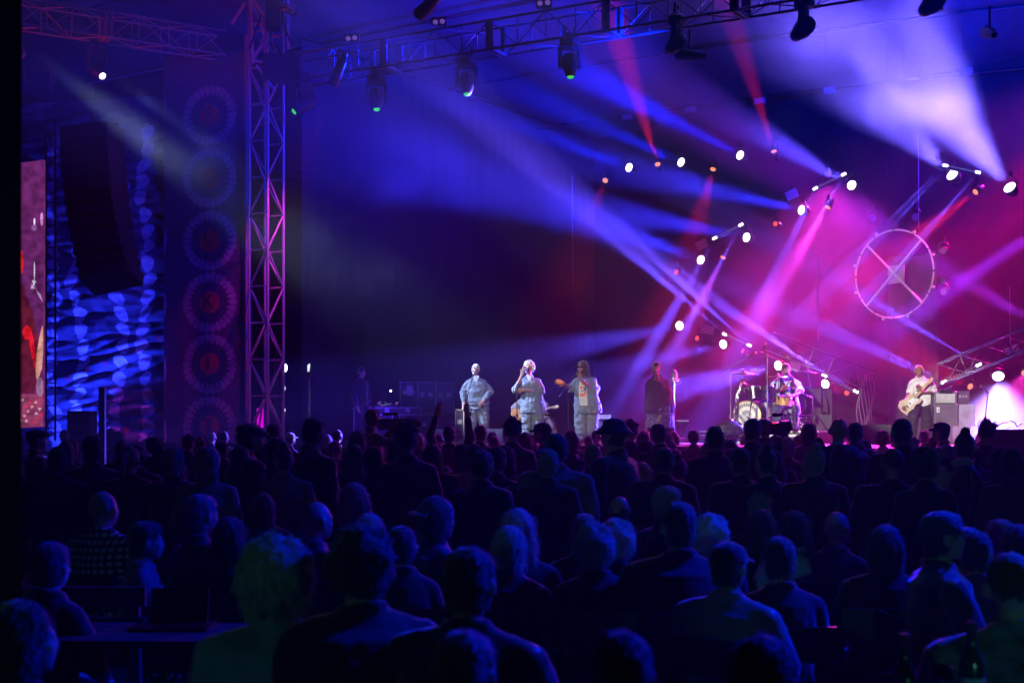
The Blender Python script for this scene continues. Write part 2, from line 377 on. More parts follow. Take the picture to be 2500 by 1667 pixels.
# key lights for the singers (the grey beams in the upper left)
KEY = (.8, .9, 1)
k1 = moving_head(30, 60, 27.2, (.75, .2, -.5), 'moving light of the left truss behind the black drape, source of the upper beam', LENSOFF, .8, group='key lights of the left truss')
kp = P(268, 178, 28.0)
light(k1, P(58, 112, 27.0), P(1150, 930, 29.6), (.36, .45, .85), 30000, 17, .9, 3, .1)
light(k1, kp, P(1290, 930, 29.3), (.38, .45, .9), 13000, 13, .9, 3, .08)
# follow spots on a tower behind the photographer, and the front washes
def fixture(name, label, cat, p, aim, group=None, R=.15):
    t = thing(name, label, cat, p, group); ax = (V3(aim)-V3(p)).normalized()
    MB().loft([(V3(p)-ax*z, (ax.orthogonal().normalized())*r, ax.cross(ax.orthogonal()).normalized()*r) for z, r in ((.0, R*1.1), (.1, R*1.1), (.5, R*.9), (.7, R*.5))], 14).build('housing', BLK, t)
    MB().tube(V3(p)-ax*.3, V3(p)-ax*.3+V3((0, 0, .45)), .02).build('bracket', BLKM, t)
    return t
def wash(label, p, aim, col, power, ang, r=.12, smooth=1, blend=1):
    t = fixture('flood_lamp', label, 'flood lamp', p, aim, 'flood lamps outside the view', R=.1)
    ax = (V3(aim)-V3(p)).normalized(); light(t, V3(p)+ax*.15, aim, col, power, ang, blend, smooth, r); return t
FS = [((1165, 960, 30.1), 540, 3.6), ((1295, 960, 29.3), 560, 3.6), ((1430, 965, 28.7), 680, 3.8), ((1608, 960, 29.5), 330, 3.6), ((1885, 975, 28.8), 700, 6), ((2265, 960, 27.6), 800, 5.0), ((2182, 669, 31), 190, 4.6)]  # the last spot is added to brighten the wheel
for i, (a, pw, an) in enumerate(FS):
    wash('follow spot on the mixing tower aimed at %s' % ('the singer with platinum hair', 'the singer with white curly hair', 'the singer in sunglasses', 'the woman in black', 'the drummer', 'the guitarist in a white shirt', 'the big wheel, added to whiten it')[i], (-7.5+i*.55, 1.5, 6.6), P(*a), WHITE, pw*(38 if i < 4 else 70), an, .1, 1, .5)
wash('blue flood lamp high at the right aimed over the audience', (15, 21, 9.2), (-2, 11, .8), BLUE, 3500, 50, .25)
wash('blue flood lamp on the right truss end aimed at the near rows', (6.5, 9, 6.2), (-.3, 5.2, .9), BLUE, 6500, 46, .2)
wash('blue flood lamp on the far right aimed at the left wing', (-1.5, 23, 8.3), (-7.6, 32, 5.5), BLUE, 3200, 60, .25)
wash('blue flood lamp on the stage roof truss aimed at the roof cloth', (3, 25.5, 8.3), (-3, 35, 11), BLUE, 22000, 80, .25)
wash('second blue flood lamp of the stage roof truss aimed at the roof cloth', (8, 24, 8.3), (9, 32, 11.2), BLUE, 22000, 80, .25)
wash('small green lamp behind the photographer near the bar', (-3.2, -1.2, 1.9), (-1.6, 4.4, 1.0), (.1, .7, .38), 40, 40, .1)
wash('second small green lamp behind the photographer at the right', (2.2, -.8, 1.7), (2.3, 5, 1.1), (.1, .7, .38), 60, 36, .1)
wash('added magenta fill lamp behind the backline of the stage', (7.9, 35.6, 7.75), st(4.5, 1.2, 1.6), (.9, .03, .7), 23000, 56, .15)  # unseen fill, added to turn the air behind the drums magenta
wash('pink flood lamp behind the right edge of the stage aimed at the singers', (12.5, 31.5, 3.2), P(1300, 960, 29.5), (1, .03, .2), 13000, 13, .1)
wash('magenta flood lamp beside the left tower', (-3.6, 28.6, 8.5), (-5.2, 30, 5.2), MAG, 1800, 34, .1)
wash('second magenta flood lamp at the foot of the left tower', (-4.6, 28.0, 1.2), (-5.3, 30.2, 2.6), MAG, 60, 90, .1)
wash('blue flood lamp on the ground washing the left wing cloth', (-8.6, 30.0, .5), (-8.9, 32.6, 2.5), (.015, .03, 1), 4200, 100, .1)
wash('blue flood lamp at the foot of the side curtain', (-3.2, 30.6, 1.5), (-3.4, 33.2, 3.2), (.08, .02, 1), 160, 100, .1)
wash('red flood lamp left of the view aimed at the left truss', (-11.5, 25.5, 7.2), (-7.6, 28.6, 9.8), (1, .02, .12), 600, 45, .1)
wash('added red fill lamp high behind the backline at the right edge', (12.6, 32.5, 8.6), (9.2, 30.0, 2.5), (1, .0, .2), 20000, 62, .12)  # added beyond the right edge to redden the wheel side
wash('added violet fill lamp high above the right end of the back curtain', (13.5, 33, 10.2), (8.5, 29.0, 4.5), (.5, .03, 1), 10000, 54, .12)  # added fill that colours the air at the right violet
wash('blue flood lamp on the right side aimed at the checked shirt', (5.5, 13.5, 6.8), (-2.2, 8.2, .9), BLUE, 2600, 34, .2)
# ------------------------------------------------------------------ ground, sky, haze, roof, curtains
g = MB(); n = 40
for i in range(n+1):
    for j in range(n+1):
        x = -34.5+69*i/n; y = -14.5+65*j/n; g.v.append((x, y, .02*noise.noise(V3((x*.3, y*.3, 0)))-.01))
for i in range(n):
    for j in range(n): a = i*(n+1)+j; g.f.append((a, a+n+1, a+n+2, a+1)); g.m.append(0)
tag(g.build('ground', mat('trodden_grass', (.02, .026, .012), .95, bump=.6, bscale=25)), kind='structure')
hz = bpy.data.materials.new('haze_air'); hz.use_nodes = True; nt = hz.node_tree; nt.nodes.remove(nt.nodes['Principled BSDF'])
vp = nt.nodes.new('ShaderNodeVolumePrincipled'); vp.inputs['Density'].default_value = .0032; vp.inputs['Anisotropy'].default_value = .3
vp.inputs['Color'].default_value = (.9, .9, .92, 1); nt.links.new(vp.outputs[0], nt.nodes['Material Output'].inputs['Volume'])
hb = MB().box((0, 18, 6.5), (70, 66, 16)).build('haze', hz); tag(hb, kind='stuff')

def smoke(label, c, r, dens, scale, thr=.45, seed=0):
    m = bpy.data.materials.new('smoke_cloud'); m.use_nodes = True; nt = m.node_tree; nt.nodes.remove(nt.nodes['Principled BSDF'])
    v = nt.nodes.new('ShaderNodeVolumePrincipled'); v.inputs['Anisotropy'].default_value = .3; tc = nt.nodes.new('ShaderNodeTexCoord')
    n = nt.nodes.new('ShaderNodeTexNoise'); n.inputs['Scale'].default_value = scale; n.inputs['Detail'].default_value = 4; n.inputs['Distortion'].default_value = .6
    mp = nt.nodes.new('ShaderNodeMapping'); mp.inputs['Location'].default_value = (seed, seed*.7, 0); nt.links.new(tc.outputs['Object'], mp.inputs['Vector']); nt.links.new(mp.outputs[0], n.inputs['Vector'])
    ln = nt.nodes.new('ShaderNodeVectorMath'); ln.operation = 'LENGTH'; dv = nt.nodes.new('ShaderNodeVectorMath'); dv.operation = 'DIVIDE'; dv.inputs[1].default_value = r
    nt.links.new(tc.outputs['Object'], dv.inputs[0]); nt.links.new(dv.outputs[0], ln.inputs[0])
    f = nt.nodes.new('ShaderNodeMapRange'); f.interpolation_type = 'SMOOTHSTEP'; f.inputs[1].default_value = .25; f.inputs[2].default_value = 1; f.inputs[3].default_value = 1; f.inputs[4].default_value = 0; nt.links.new(ln.outputs['Value'], f.inputs[0])
    g = nt.nodes.new('ShaderNodeMapRange'); g.inputs[1].default_value = thr; g.inputs[2].default_value = .72; g.inputs[3].default_value = 0; g.inputs[4].default_value = dens; nt.links.new(n.outputs[0], g.inputs[0])
    mu = nt.nodes.new('ShaderNodeMath'); mu.operation = 'MULTIPLY'; nt.links.new(f.outputs[0], mu.inputs[0]); nt.links.new(g.outputs[0], mu.inputs[1]); nt.links.new(mu.outputs[0], v.inputs['Density'])
    nt.links.new(v.outputs[0], nt.nodes['Material Output'].inputs['Volume']); m.cycles.volume_step_rate = 1.0
    o = MB().ball((0, 0, 0), r, 24).build('smoke', m); o.location = c; tag(o, kind='stuff'); return o
smoke('', P(2230, 190, 28.5), (4.2, 2.6, 2.9), .11, .6, .38, 3)
smoke('', P(1640, 210, 30), (3.6, 2.6, 2.5), .035, .45, .3, 31)
smoke('', P(1900, 640, 30.5), (6.5, 3.6, 4.2), .05, .45, .33, 12)
smoke('', P(1150, 300, 28), (5.6, 3.0, 2.9), .016, .4, .3, 21)
smoke('', P(830, 570, 28), (3.6, 2.6, 1.7), .05, .6, .40, 9)
smoke('', P(330, 300, 27.5), (2.6, 2.0, 1.6), .05, .7, .38, 5)
smoke('', P(2400, 1000, 27.8), (1.9, 1.3, 1.3), .06, .8, .3, 15)

# roof cloth: one big arched sheet over the stage
rf = MB(); nu, nv = 36, 14
for i in range(nu+1):
    for j in range(nv+1):
        u = -17+37*i/nu; v = -5+19*j/nv
        z = 11.4-.055*(v+5)-.0045*u*u*.5+.12*abs(math.sin(u*.75))+.03*noise.noise(V3((u, v, 0)))
        rf.v.append(st(u, v, z)); 
for i in range(nu):
    for j in range(nv): a = i*(nv+1)+j; rf.f.append((a, a+nv+1, a+nv+2, a+1)); rf.m.append(0)
ro = rf.build('roof_cloth', mat('roof_tarpaulin', (.07, .07, .08), .8, bump=.3, bscale=3), smooth=True)
rt = thing('stage_roof', 'vaulted tarpaulin roof over the stage, lit blue from below', 'stage roof', st(0, 4, 11)); ro.parent = rt; ro.location = -V3(rt.location)
for v in (-3.5, 1, 5.5, 10):
    for s_ in range(8):
        rod('roof_rib', st(-16+4.4*s_, v, 11.1-.055*(v+5)-.0045*(-16+4.4*s_)**2*.5), st(-16+4.4*(s_+1), v, 11.1-.055*(v+5)-.0045*(-16+4.4*(s_+1))**2*.5), .05, BLKM, rt)

def curtain(name, label, a, b, z0, z1, m, amp=.12, wl=.55, seedv=0, n=None):
    """hanging cloth with folds from a to b"""
    a = V3(a); b = V3(b); L = (b-a).length; nx = n or int(L/.09); nz = 14; ax = (b-a)/L; nr = V3((-ax.y, ax.x, 0)); mb = MB()
    for i in range(nx+1):
        s = L*i/nx
        for j in range(nz+1):
            z = z0+(z1-z0)*j/nz; f = math.sin(2*math.pi*(s/wl+.8*noise.noise(V3((s*.35, seedv, z*.08)))))*amp*(1-.35*j/nz)
            mb.v.append(a+ax*s+nr*f+V3((0, 0, z)))
    for i in range(nx):
        for j in range(nz): q = i*(nz+1)+j; mb.f.append((q, q+nz+1, q+nz+2, q+1)); mb.m.append(0)
    o = mb.build('cloth', m, smooth=True); t = thing(name, label, 'curtain', a); o.parent = t; o.location = -a
    rod('hanging_pipe', a+V3((0, 0, z1+.03)), b+V3((0, 0, z1+.03)), .03, BLKM, t); return t
curtain('side_curtain', 'dark side curtain hanging behind the tower and the flight cases', (-4.75, 32.2, 0), (2.5, 43.5, 0), SZ-.2, 10.4, mat('curtain_navy', (.008, .008, .011), .9, bump=.2), .015, .5, 1)
curtain('back_curtain', 'dark pleated curtain across the back of the stage', (2.5, 43.5, 0), st(20, 7.5), SZ-.2, 10.6, mat('curtain_charcoal', (.008, .008, .009), .9), .05, 1.7, 2)
curtain('side_curtain', 'narrow grey curtain leg behind the guitarist', V3((8.35, 31.6, 0)), V3((9.3, 31.0, 0)), SZ, 5.4, mat('curtain_grey', (.05, .05, .055), .9), .06, .3, 3)
curtain('front_drape', 'black drape hanging close to the camera at the left edge', (-2.35, 4.7, 0), (-1.62, 4.72, 0), 0, 4.2, CLOTHK, .03, .25, 4)

# stage deck in platforms, skirt, lip
t = thing('stage', 'black stage floor of square platforms with a white front lip', 'stage', st(0, 0, 0))
deckm = mat('stage_plywood', (.035, .033, .035), .38, bump=.1, bscale=20)
for i in range(-5, 9):
    for j in range(-1, 6):
        c = st(i*2+1, j*2-.6+.0, SZ-.05); q = Matrix((UX, VX, V3((0, 0, 1)))).transposed()
        key = cached('deck', lambda: MB().box((0, 0, 0), (1.985, 1.985, .1)).mesh('platform', deckm))
        put('platform', key, t, c-wloc(t), q.to_quaternion(), deckm)
SKM = mat('skirt_cloth', (.015, .015, .018), .95)
q = Matrix((UX, VX, V3((0, 0, 1)))).transposed()
MB().box(st(4, -1.66, .6), (28.3, .04, 1.2), q).build('skirt', SKM, t)
MB().box(st(4, -1.67, SZ-.06), (28.3, .05, .05), q).build('edge_strip', ALU, t)
QS = q.copy()

# ------------------------------------------------------------------ trusses
def truss(name, label, a, b, w, h, m, pitch=.75, r=.025, group=None, rb=.013, plates=0, cat='truss'):
    """box truss between a and b (centre line), w across, h high"""
    a = V3(a); b = V3(b); t = thing(name, label, cat, a, group); ax = (b-a).normalized()
    up = V3((0, 0, 1)) if abs(ax.z) < .9 else UX
    sd = ax.cross(up).normalized(); up = sd.cross(ax).normalized(); L = (b-a).length
    cor = [sd*w/2+up*h/2, sd*w/2-up*h/2, -sd*w/2-up*h/2, -sd*w/2+up*h/2]
    for c in cor: rod('chord', a+c, b+c, r, m, t)
    k = max(2, int(round(L/pitch)))
    for i in range(k):
        p0 = a+ax*L*i/k; p1 = a+ax*L*(i+1)/k
        for f in range(4):
            c0 = cor[f]; c1 = cor[(f+1) % 4]
            if (i+f) % 2: c0, c1 = c1, c0
            rod('brace', p0+c0, p1+c1, rb, m, t)
            if f in (0, 2): rod('post', p1+c0, p1+c1, rb, m, t)
        if plates and i % plates == plates-1:
            for dx in (-.05, .05): rod('end_frame', p1+ax*dx+cor[1], p1+ax*dx+cor[0], r*1.3, m, t, True); rod('end_frame', p1+ax*dx+cor[2], p1+ax*dx+cor[3], r*1.3, m, t, True); rod('end_frame', p1+ax*dx+cor[1], p1+ax*dx+cor[2], r*1.3, m, t, True)
    return t
TRD = mat('truss_dark', (.10, .09, .10), .45, .6)
FT0 = V3((-4.72, 29.8, 0)); zb = H+7.2
truss('front_truss', 'long dark box truss over the stage front rising to the right', FT0+VX*.27+V3((0, 0, zb+.28)), FT0+VX*.27+UX*15+V3((0, 0, zb+.28)), .55, .55, TRD, .62, .028, plates=4, rb=.012)
la = P(540, 112, 29.8); lb = P(30, 32, 27.6)
truss('left_truss', 'box truss running from the left tower to the upper left corner', la, lb, .5, .5, mat('truss_red_lit', (.3, .25, .27), .45, .4), .62, .022, plates=4, rb=.011)  # red light on this truss is tinted into its metal colour
TW = V3((-5.18, 30.0, 0))
truss('left_tower', 'upright lattice tower at the left end of the stage, lit magenta', TW, TW+V3((0, 0, 12.2)), .5, .5, ALUP, .74, .034, rb=.022)
# extra members of the head of the tower
t = thing('truss_sleeve', 'lattice sleeve with braces round the top of the left tower', 'truss', TW+V3((0, 0, 9)))
hm = mat('truss_violet', (.5, .45, .5), .45, .3)
for a, b in (((612, 0), (618, 155)), ((704, 0), (704, 120)), ((618, 0), (660, 60)), ((620, 60), (672, 62)), ((622, 135), (668, 82)), ((622, 150), (672, 156)), ((566, 60), (598, 8)), ((626, 160), (672, 222))):
    rod('brace', P(*a, 29.7), P(*b, 29.7), .032, hm, t, True)
for a, b in (((636, 40), (610, 120)), ((690, 0), (700, 140)), ((676, 20), (712, 110))): rod('cable', P(*a, 29.5), P(*b, 29.5), .02, BLKM, t)
MB().box(P(668, 40, 29.4), (.3, .3, .55)).build('chain_hoist', BLK, t)
MB().box(P(690, 170, 29.8), (.75, .5, .55)).build('sleeve_block', BLK, t)
t = thing('cylinder_lamp', 'short bright metal cylinder lamp on top of the left tower', 'stage lamp', P(690, 16, 29.3))
MB().tube(P(676, 12, 29.3), P(718, 30, 29.1), .09, .09, 14).build('housing', CHR, t, smooth=True)
rod('bracket', P(690, 16, 29.3), P(690, 60, 29.3), .025, BLKM, t)
# rear truss pieces seen behind the drums and at the right
tb = mat('truss_black_shiny', (.06, .06, .07), .3, .9)
t = truss('rear_truss', 'black folded truss with cables sloping down behind the drummer', P(1880, 835, 31.5), P(2128, 930, 31.0), .42, .42, tb, .5, .02, rb=.01)
truss('rear_truss', 'truss rising to the right edge behind the amplifiers', P(2300, 912, 29.3), P(2520, 820, 28.6), .42, .42, tb, .5, .02, rb=.01)
t = thing('rig_cables', 'bundle of black cables hanging from the rear truss beside the guitarist', 'cables', P(2118, 920, 30.9))
for k in range(7):
    x = 2095+k*6; MB().path([P(x+4*math.sin(j*.9+k), 915+j*17, 30.9) for j in range(10)], .012).build('cable', mat('cable_grey', (.2, .2, .22), .5), t)
for x, y0, y1, w in ((2242, 330, 560, 'right above the wheel'), (1397, 430, 700, 'left of the red lamps'), (1997, 610, 830, 'left below the wheel'), (2465, 700, 850, 'near the right edge')):
    t = thing('hanging_cable', 'thin steel cable hanging '+w, 'cable', P(x, y1, 31.5)); rod('wire', P(x, y0, 31.5), P(x+1, y1, 31.5), .008, ALU, t)
# louvred strobes
STM = mat('strobe_grey', (.55, .5, .55), .5); 
STD = mat('strobe_grey_faint', (.14, .13, .15), .5)  # darkened copy of the strobe grey, makes the high panels look faint
def strobe(px, py, w, h, d, tilt, label, lit=None):
    sm = STD if 'faint' in label else STM
    c = P(px, py, d); q = Matrix.Rotation(rad(tilt), 3, 'Y'); W_ = w/F*d; H_ = h/F*d
    t = thing('strobe_panel', label, 'strobe light', c, 'louvred strobe panels')
    MB().box(c+V3((0, .07, 0)), (W_, .1, H_), q).build('housing', BLKM, t)
    k = 6
    for i in range(k):
        rod('louvre', c+q @ V3((-W_*.46, -.01, H_*(.42-.84*i/(k-1)))), c+q @ V3((W_*.46, -.01, H_*(.42-.84*i/(k-1)))), H_*.05, sm, t, True)
    rod('hanging_wire', c+V3((-W_*.3, .05, H_*.4)), c+V3((-W_*.3, .05, 1.5)), .004, BLKM, t)
for a in ((1713, 597, 30, 22, -25, 'left of the middle round lamps'), (1933, 475, 32, 22, -25, 'above the lamp left of the wheel'), (1729, 805, 32, 20, 15, 'low, right of the small red lamp'), (1941, 893, 30, 24, 20, 'behind the head of the drummer, largest of the sloping ones'), (2472, 858, 36, 26, -22, 'on the rear truss near the right edge'),
          (1855, 246, 30, 14, -6, 'faint, in the tall red beam'), (1686, 267, 28, 12, -8, 'faint, high between two blue beams'), (2026, 221, 30, 16, -5, 'faint, high in the violet smoke'), (2361, 174, 30, 16, -6, 'faint, highest at the right in the pale smoke'), (1532, 286, 26, 12, -8, 'faint, leftmost of the high ones')):
    strobe(*a[:4], rear(a[0])-.1, a[4], 'grey louvred strobe panel '+a[5])

# ------------------------------------------------------------------ the wheel
wc = P(2182, 669, 31.0); t = thing('wheel', 'big round steel ring with crossed bars and a square centre plate', 'scenic wheel', wc)
R = 107/F*31.0; WU = V3((math.cos(rad(46)), -math.sin(rad(46)), 0)); nr = V3((-WU.y, WU.x, 0)); QW = Matrix((WU, nr, V3((0, 0, 1)))).transposed()
WM = mat('wheel_steel', (.8, .78, .82), .4, .1)
for k in range(12):
    MB().torus(wc, nr, R, .02, 6, 8, 0, 30*k+1.2, 30*k+28.8).build('ring_segment', WM, t, smooth=True)
for a in (45, 135):
    e = WU*math.cos(rad(a))+V3((0, 0, 1))*math.sin(rad(a)); o_ = nr*(-.03 if a == 45 else .03)
    rod('cross_bar', wc-e*R+o_, wc+e*R+o_, .024, WM, t, True)
MB().box(wc+nr*.1, (.4, .02, .4), QW).build('centre_plate', mat('plate_grey', (.4, .38, .42), .5), t)
for a in (60, 115, 165, 200, 340, 290, 255, 20):
    e = WU*math.cos(rad(a))+V3((0, 0, 1))*math.sin(rad(a))
    MB().box(wc+e*R*1.04, (.07, .05, .05), QW).tube(wc+e*R*1.06, wc+e*R*1.1, .018, .01, 6).build('rim_clamp', WM, t)
for a in (100, 75): rod('suspension_wire', wc+WU*R*math.cos(rad(a))+V3((0, 0, R*math.sin(rad(a)))), wc+WU*R*math.cos(rad(a))+V3((0, 0, 5.2)), .004, BLKM, t)

# ------------------------------------------------------------------ printed cloths and screen at the left
def cloth_banner(name, label, a, b, z0, z1, cell, cls, mats, fold, cat='banner'):
    a = V3(a); b = V3(b); L = (b-a).length; ax = (b-a)/L; nr = V3((ax.y, -ax.x, 0)); nx = int(L/cell); nz = int((z1-z0)/cell); mb = MB()
    for i in range(nx+1):
        for j in range(nz+1):
            s = L*i/nx; z = z0+(z1-z0)*j/nz; mb.v.append(a+ax*s+nr*fold(s, z)+V3((0, 0, z)))
    for i in range(nx):
        for j in range(nz):
            q = i*(nz+1)+j; mb.f.append((q, q+nz+1, q+nz+2, q+1)); mb.m.append(cls(L*(i+.5)/nx, z0+(z1-z0)*(j+.5)/nz))
    t = thing(name, label, cat, a); o = mb.build('printed_cloth', mats, smooth=True); o.parent = t; o.location = -a; return t, ax, nr, L
# letter banner
UB = V3((math.cos(rad(17)), -math.sin(rad(17)), 0)); VB = V3((-UB.y, UB.x, 0)); QB = Matrix((UB, VB, V3((0, 0, 1)))).transposed()
def on_b(px, base):
    s = (px-1250)/F; t = (base.y*s-base.x)/(UB.x-UB.y*s); return base+UB*t
B1 = V3((P(604, 0, 30.4).x, 30.4, 0)); B0 = on_b(403, B1)
ROS = []
_p = on_b(512, B1); _d = _p.y; _s = (_p-B0).length
for y in (283, 434, 588, 738, 888, 1040): ROS.append((_s, H+(1040-y)/F*_d))
def petals(s, z, cx, cz, R0, R1, n, ph=0):
    dx = s-cx; dz = z-cz; r = math.hypot(dx, dz)
    if r < R0 or r > R1: return False
    a = (math.atan2(dz, dx)/(2*math.pi)*n+ph) % 1-.5; m = (r-R0)/(R1-R0); half = .46*math.sqrt(max(0, 1-(max(0, m-.72)/.28)**2))*(.55+.45*min(1, m/.5))
    return abs(a) < half
def cls1(s, z):
    for cx, cz in ROS:
        r = math.hypot(s-cx, z-cz)
        if r < .235: return 2
        if r < .66:
            if petals(s, z, cx, cz, .28, .46, 26): return 3
            if petals(s, z, cx, cz, .44, .65, 26, .5): return 1
    return 0
b1m = [mat('banner_navy', (.035, .035, .07), .85), mat('banner_petal_grey', (.2, .18, .2), .85), mat('banner_red', (.45, .04, .03), .85), mat('banner_dark_blue', (.02, .02, .05), .85)]
tbn, ax_, nr_, L_ = cloth_banner('letter_banner', 'tall dark banner with six flower rosettes spelling letters beside the tower', B0, B1, 1.0, H+(1040-140)/F*31, .02, cls1, b1m, lambda s, z: .03*noise.noise(V3((s*1.5+z*.8, z*1.2, 3)))+.05*max(0, 1-s/.9)*abs(math.sin((z*2.2-s*1.6))))
LM = mat('letter_dark', (.02, .015, .02), .8)
for ch, (s, z) in zip('FOLKIT', ROS):
    me = text_mesh(ch, .42, LM); c = B0+ax_*s+nr_*.07+V3((0, 0, z))
    put('letter', me, tbn, c-wloc(tbn), Matrix((UB, V3((0, 0, 1)), -VB)).transposed().to_quaternion(), LM)
rod('edge_pole', B1+V3((0, 0, .8)), B1+V3((0, 0, 10)), .07, mat('pole_blue_grey', (.2, .2, .25), .5), tbn)
rod('edge_pole', B0+V3((0, 0, .8)), B0+V3((0, 0, 9.6)), .03, mat('pole_blue_grey', (.2, .2, .25), .5), tbn)
# wing cloth with columns of mirrored petals
C1 = B0+VB*.25-UB*.05; C0 = on_b(-60, C1)
CXS = [(on_b(x_, C1)-C0).length for x_ in (8, 168, 328)]
def cls2(s, z):
    if z > 8.3: return 0
    for cx in CXS:
        x = s-cx; zz = z % .36; side = 1 if x > 0 else -1; ax2 = abs(x)
        k = int(z/.36); wob = .2*abs(math.sin(z*.95+cx*.7))+.10
        du = ax2-wob-.12; dv = (zz-.18)-(.35*(ax2-wob-.1)); 
        if (du/.165)**2+(dv/(.165-.06*(du/.165)))**2 < 1: return 1
        du2 = ax2-wob-.38
        if (du2/.13)**2+((dv)/.15)**2 < 1: return 3
    if (int(s*9)*7+int(z*6)*13) % 41 == 0 and z < 4: return 2
    return 0
b2m = [mat('wing_cloth_blue', (.12, .12, .16), .8), mat('wing_petal_pale', (.62, .6, .62), .8), mat('wing_dot_red', (.5, .05, .08), .8), mat('wing_petal_dark', (.05, .05, .08), .8)]
def fold2(s, z): return .42*abs(noise.noise(V3((s*.22, z*1.5+s*.35, 7))))+.2*abs(noise.noise(V3((s*.5, z*3.3-s*.5, 2))))+.05*noise.noise(V3((s*2, z*8, 1)))
twn, _, _, _ = cloth_banner('wing_cloth', 'wide creased cloth printed with columns of pale petals, lit blue, at the left wing', C0, C1, .9, 8.9, .028, cls2, b2m, fold2)
rod('top_rope', P(215, 205, 31.8), P(415, 165, 31.4), .018, mat('rope_pale', (.5, .5, .6), .6), twn); rod('top_rope', P(415, 172, 31.3), P(612, 150, 31.0), .016, mat('rope_pale', (.5, .5, .6), .6), twn)
MB().box((C0+C1)/2+VX*.5+V3((0, 0, 5.0)), (5.2, .05, 8), QB).build('backing', CLOTHK, twn)
# second set-back cloth above
# scaffold between screen and cloth
t = thing('scaffold', 'thin upright scaffold ladder between the screen and the wing cloth', 'scaffold', P(128, 1040, 30)*V3((1, 1, 0)))
for px in (112, 135):
    rod('standard', P(px, 300, 30.3), P(px, 1075, 30.3), .025, BLKM, t)
for k in range(14): rod('rung', P(112, 330+k*55, 30.3), P(135, 330+k*55, 30.3), .015, BLKM, t)
for k in range(7): rod('diagonal', P(112, 330+k*110, 30.4), P(135, 420+k*110, 30.4), .008, ALU, t)
t = thing('wire_frame', 'small bright rectangular frame hanging under the left truss', 'frame', P(95, 190, 29))
pts = [(58, 166), (125, 172), (122, 215), (60, 208)]
for a, b in zip(pts, pts[1:]+pts[:1]): rod('bar', P(*a, 29), P(*b, 29), .015, ALU, t)
for a, b in zip(pts, pts[1:]+pts[:1]): rod('bar', P(a[0]+6, a[1]+4, 29.6), P(b[0]+6, b[1]+4, 29.6), .012, ALU, t)
# LED screen
D = 27.2; t = thing('led_screen', 'upright LED screen strip showing a pink close-up of a singer', 'screen', P(78, 1045, D))
def scr(px, py, o=0): return P(px, py, D-.002*o)+V3((0, 0, 0))
def e(n, c, s=1):
    if n in MATS: return MATS[n]
    m = mat(n, (0, 0, 0), emit=c, es=s); nt = m.node_tree; b = nt.nodes['Principled BSDF']; tc = nt.nodes.new('ShaderNodeTexCoord')
    no = nt.nodes.new('ShaderNodeTexNoise'); no.inputs['Scale'].default_value = 5; no.inputs['Detail'].default_value = 6; nt.links.new(tc.outputs['Object'], no.inputs['Vector'])
    wv = nt.nodes.new('ShaderNodeTexWave'); wv.bands_direction = 'Z'; wv.inputs['Scale'].default_value = 12; nt.links.new(tc.outputs['Object'], wv.inputs['Vector'])
    mr = nt.nodes.new('ShaderNodeMapRange'); mr.inputs[1].default_value = .3; mr.inputs[2].default_value = .7; mr.inputs[3].default_value = .35*s; mr.inputs[4].default_value = 1.5*s; nt.links.new(no.outputs[0], mr.inputs[0])
    mu = nt.nodes.new('ShaderNodeMath'); mu.operation = 'MULTIPLY_ADD'; mu.inputs[1].default_value = .35; nt.links.new(wv.outputs[1], mu.inputs[0]); mu.inputs[2].default_value = .8
    m2 = nt.nodes.new('ShaderNodeMath'); m2.operation = 'MULTIPLY'; nt.links.new(mu.outputs[0], m2.inputs[0]); nt.links.new(mr.outputs[0], m2.inputs[1]); nt.links.new(m2.outputs[0], b.inputs['Emission Strength']); return m
MB().prism([scr(36, 400), scr(106, 390), scr(105, 1042), scr(36, 1046)], (0, .12, 0)).build('panel', e('screen_purple', (.16, .022, .15), .9), t)
def blob(px, py, w, h, n, c, o, k=10, jag=.0, rot=0):
    pts = []
    for i in range(k):
        a = 2*math.pi*i/k; rr = 1+jag*math.sin(i*2.7+px); x = w*math.cos(a)*rr; y = h*math.sin(a)*rr; x, y = x*math.cos(rot)-y*math.sin(rot), x*math.sin(rot)+y*math.cos(rot)
        pts.append(scr(min(105.4, max(37, px+x)), py+y, o))
    MB().prism(pts, (0, .0015, 0)).build('picture', e(n, c), t)
MB().prism([scr(37, 720, 2), scr(54, 690, 2), scr(82, 770, 2), scr(95, 830, 2), scr(90, 900, 2), scr(84, 960, 2), scr(37, 960, 2)], (0, .0015, 0)).build('picture', e('screen_maroon', (.13, .01, .03)), t)
blob(66, 812, 11, 18, 'screen_red', (.8, .01, .02), 3, 12, .1); blob(80, 850, 6, 52, 'screen_red', (.8, .01, .02), 3, 12, .12, -.15); blob(53, 640, 4, 30, 'screen_hot_red', (1, .03, .02), 3)
blob(99, 860, 9, 68, 'screen_skin', (.75, .35, .28), 4, 12, .05, .12); blob(98, 945, 10, 24, 'screen_grey_pink', (.45, .2, .4), 5)
blob(102, 535, 4, 17, 'screen_pink', (.8, .3, .7), 3); blob(84, 541, 2.2, 9, 'screen_white', (.85, .8, .95), 3); blob(83, 556, 7, 8, 'screen_mauve', (.25, .1, .3), 2); blob(84, 660, 1.6, 22, 'screen_white', (.85, .8, .95), 3)
blob(83, 688, 4, 8, 'screen_white', (.85, .8, .95), 4, 9, .5); blob(80, 700, 5, 6, 'screen_lilac', (.5, .35, .6), 4, 9, .5); blob(96, 720, 2.5, 18, 'screen_lilac', (.5, .35, .6), 4, 9, .4, -.5)
for i in range(16): blob(42+(i*23) % 60, 975+(i*17) % 62, 4, 3.5, 'screen_glitter%d' % (i % 3), ((.8, .3, .35), (.7, .02, .08), (.6, .45, .6))[i % 3], 3+i % 3, 7, .4)
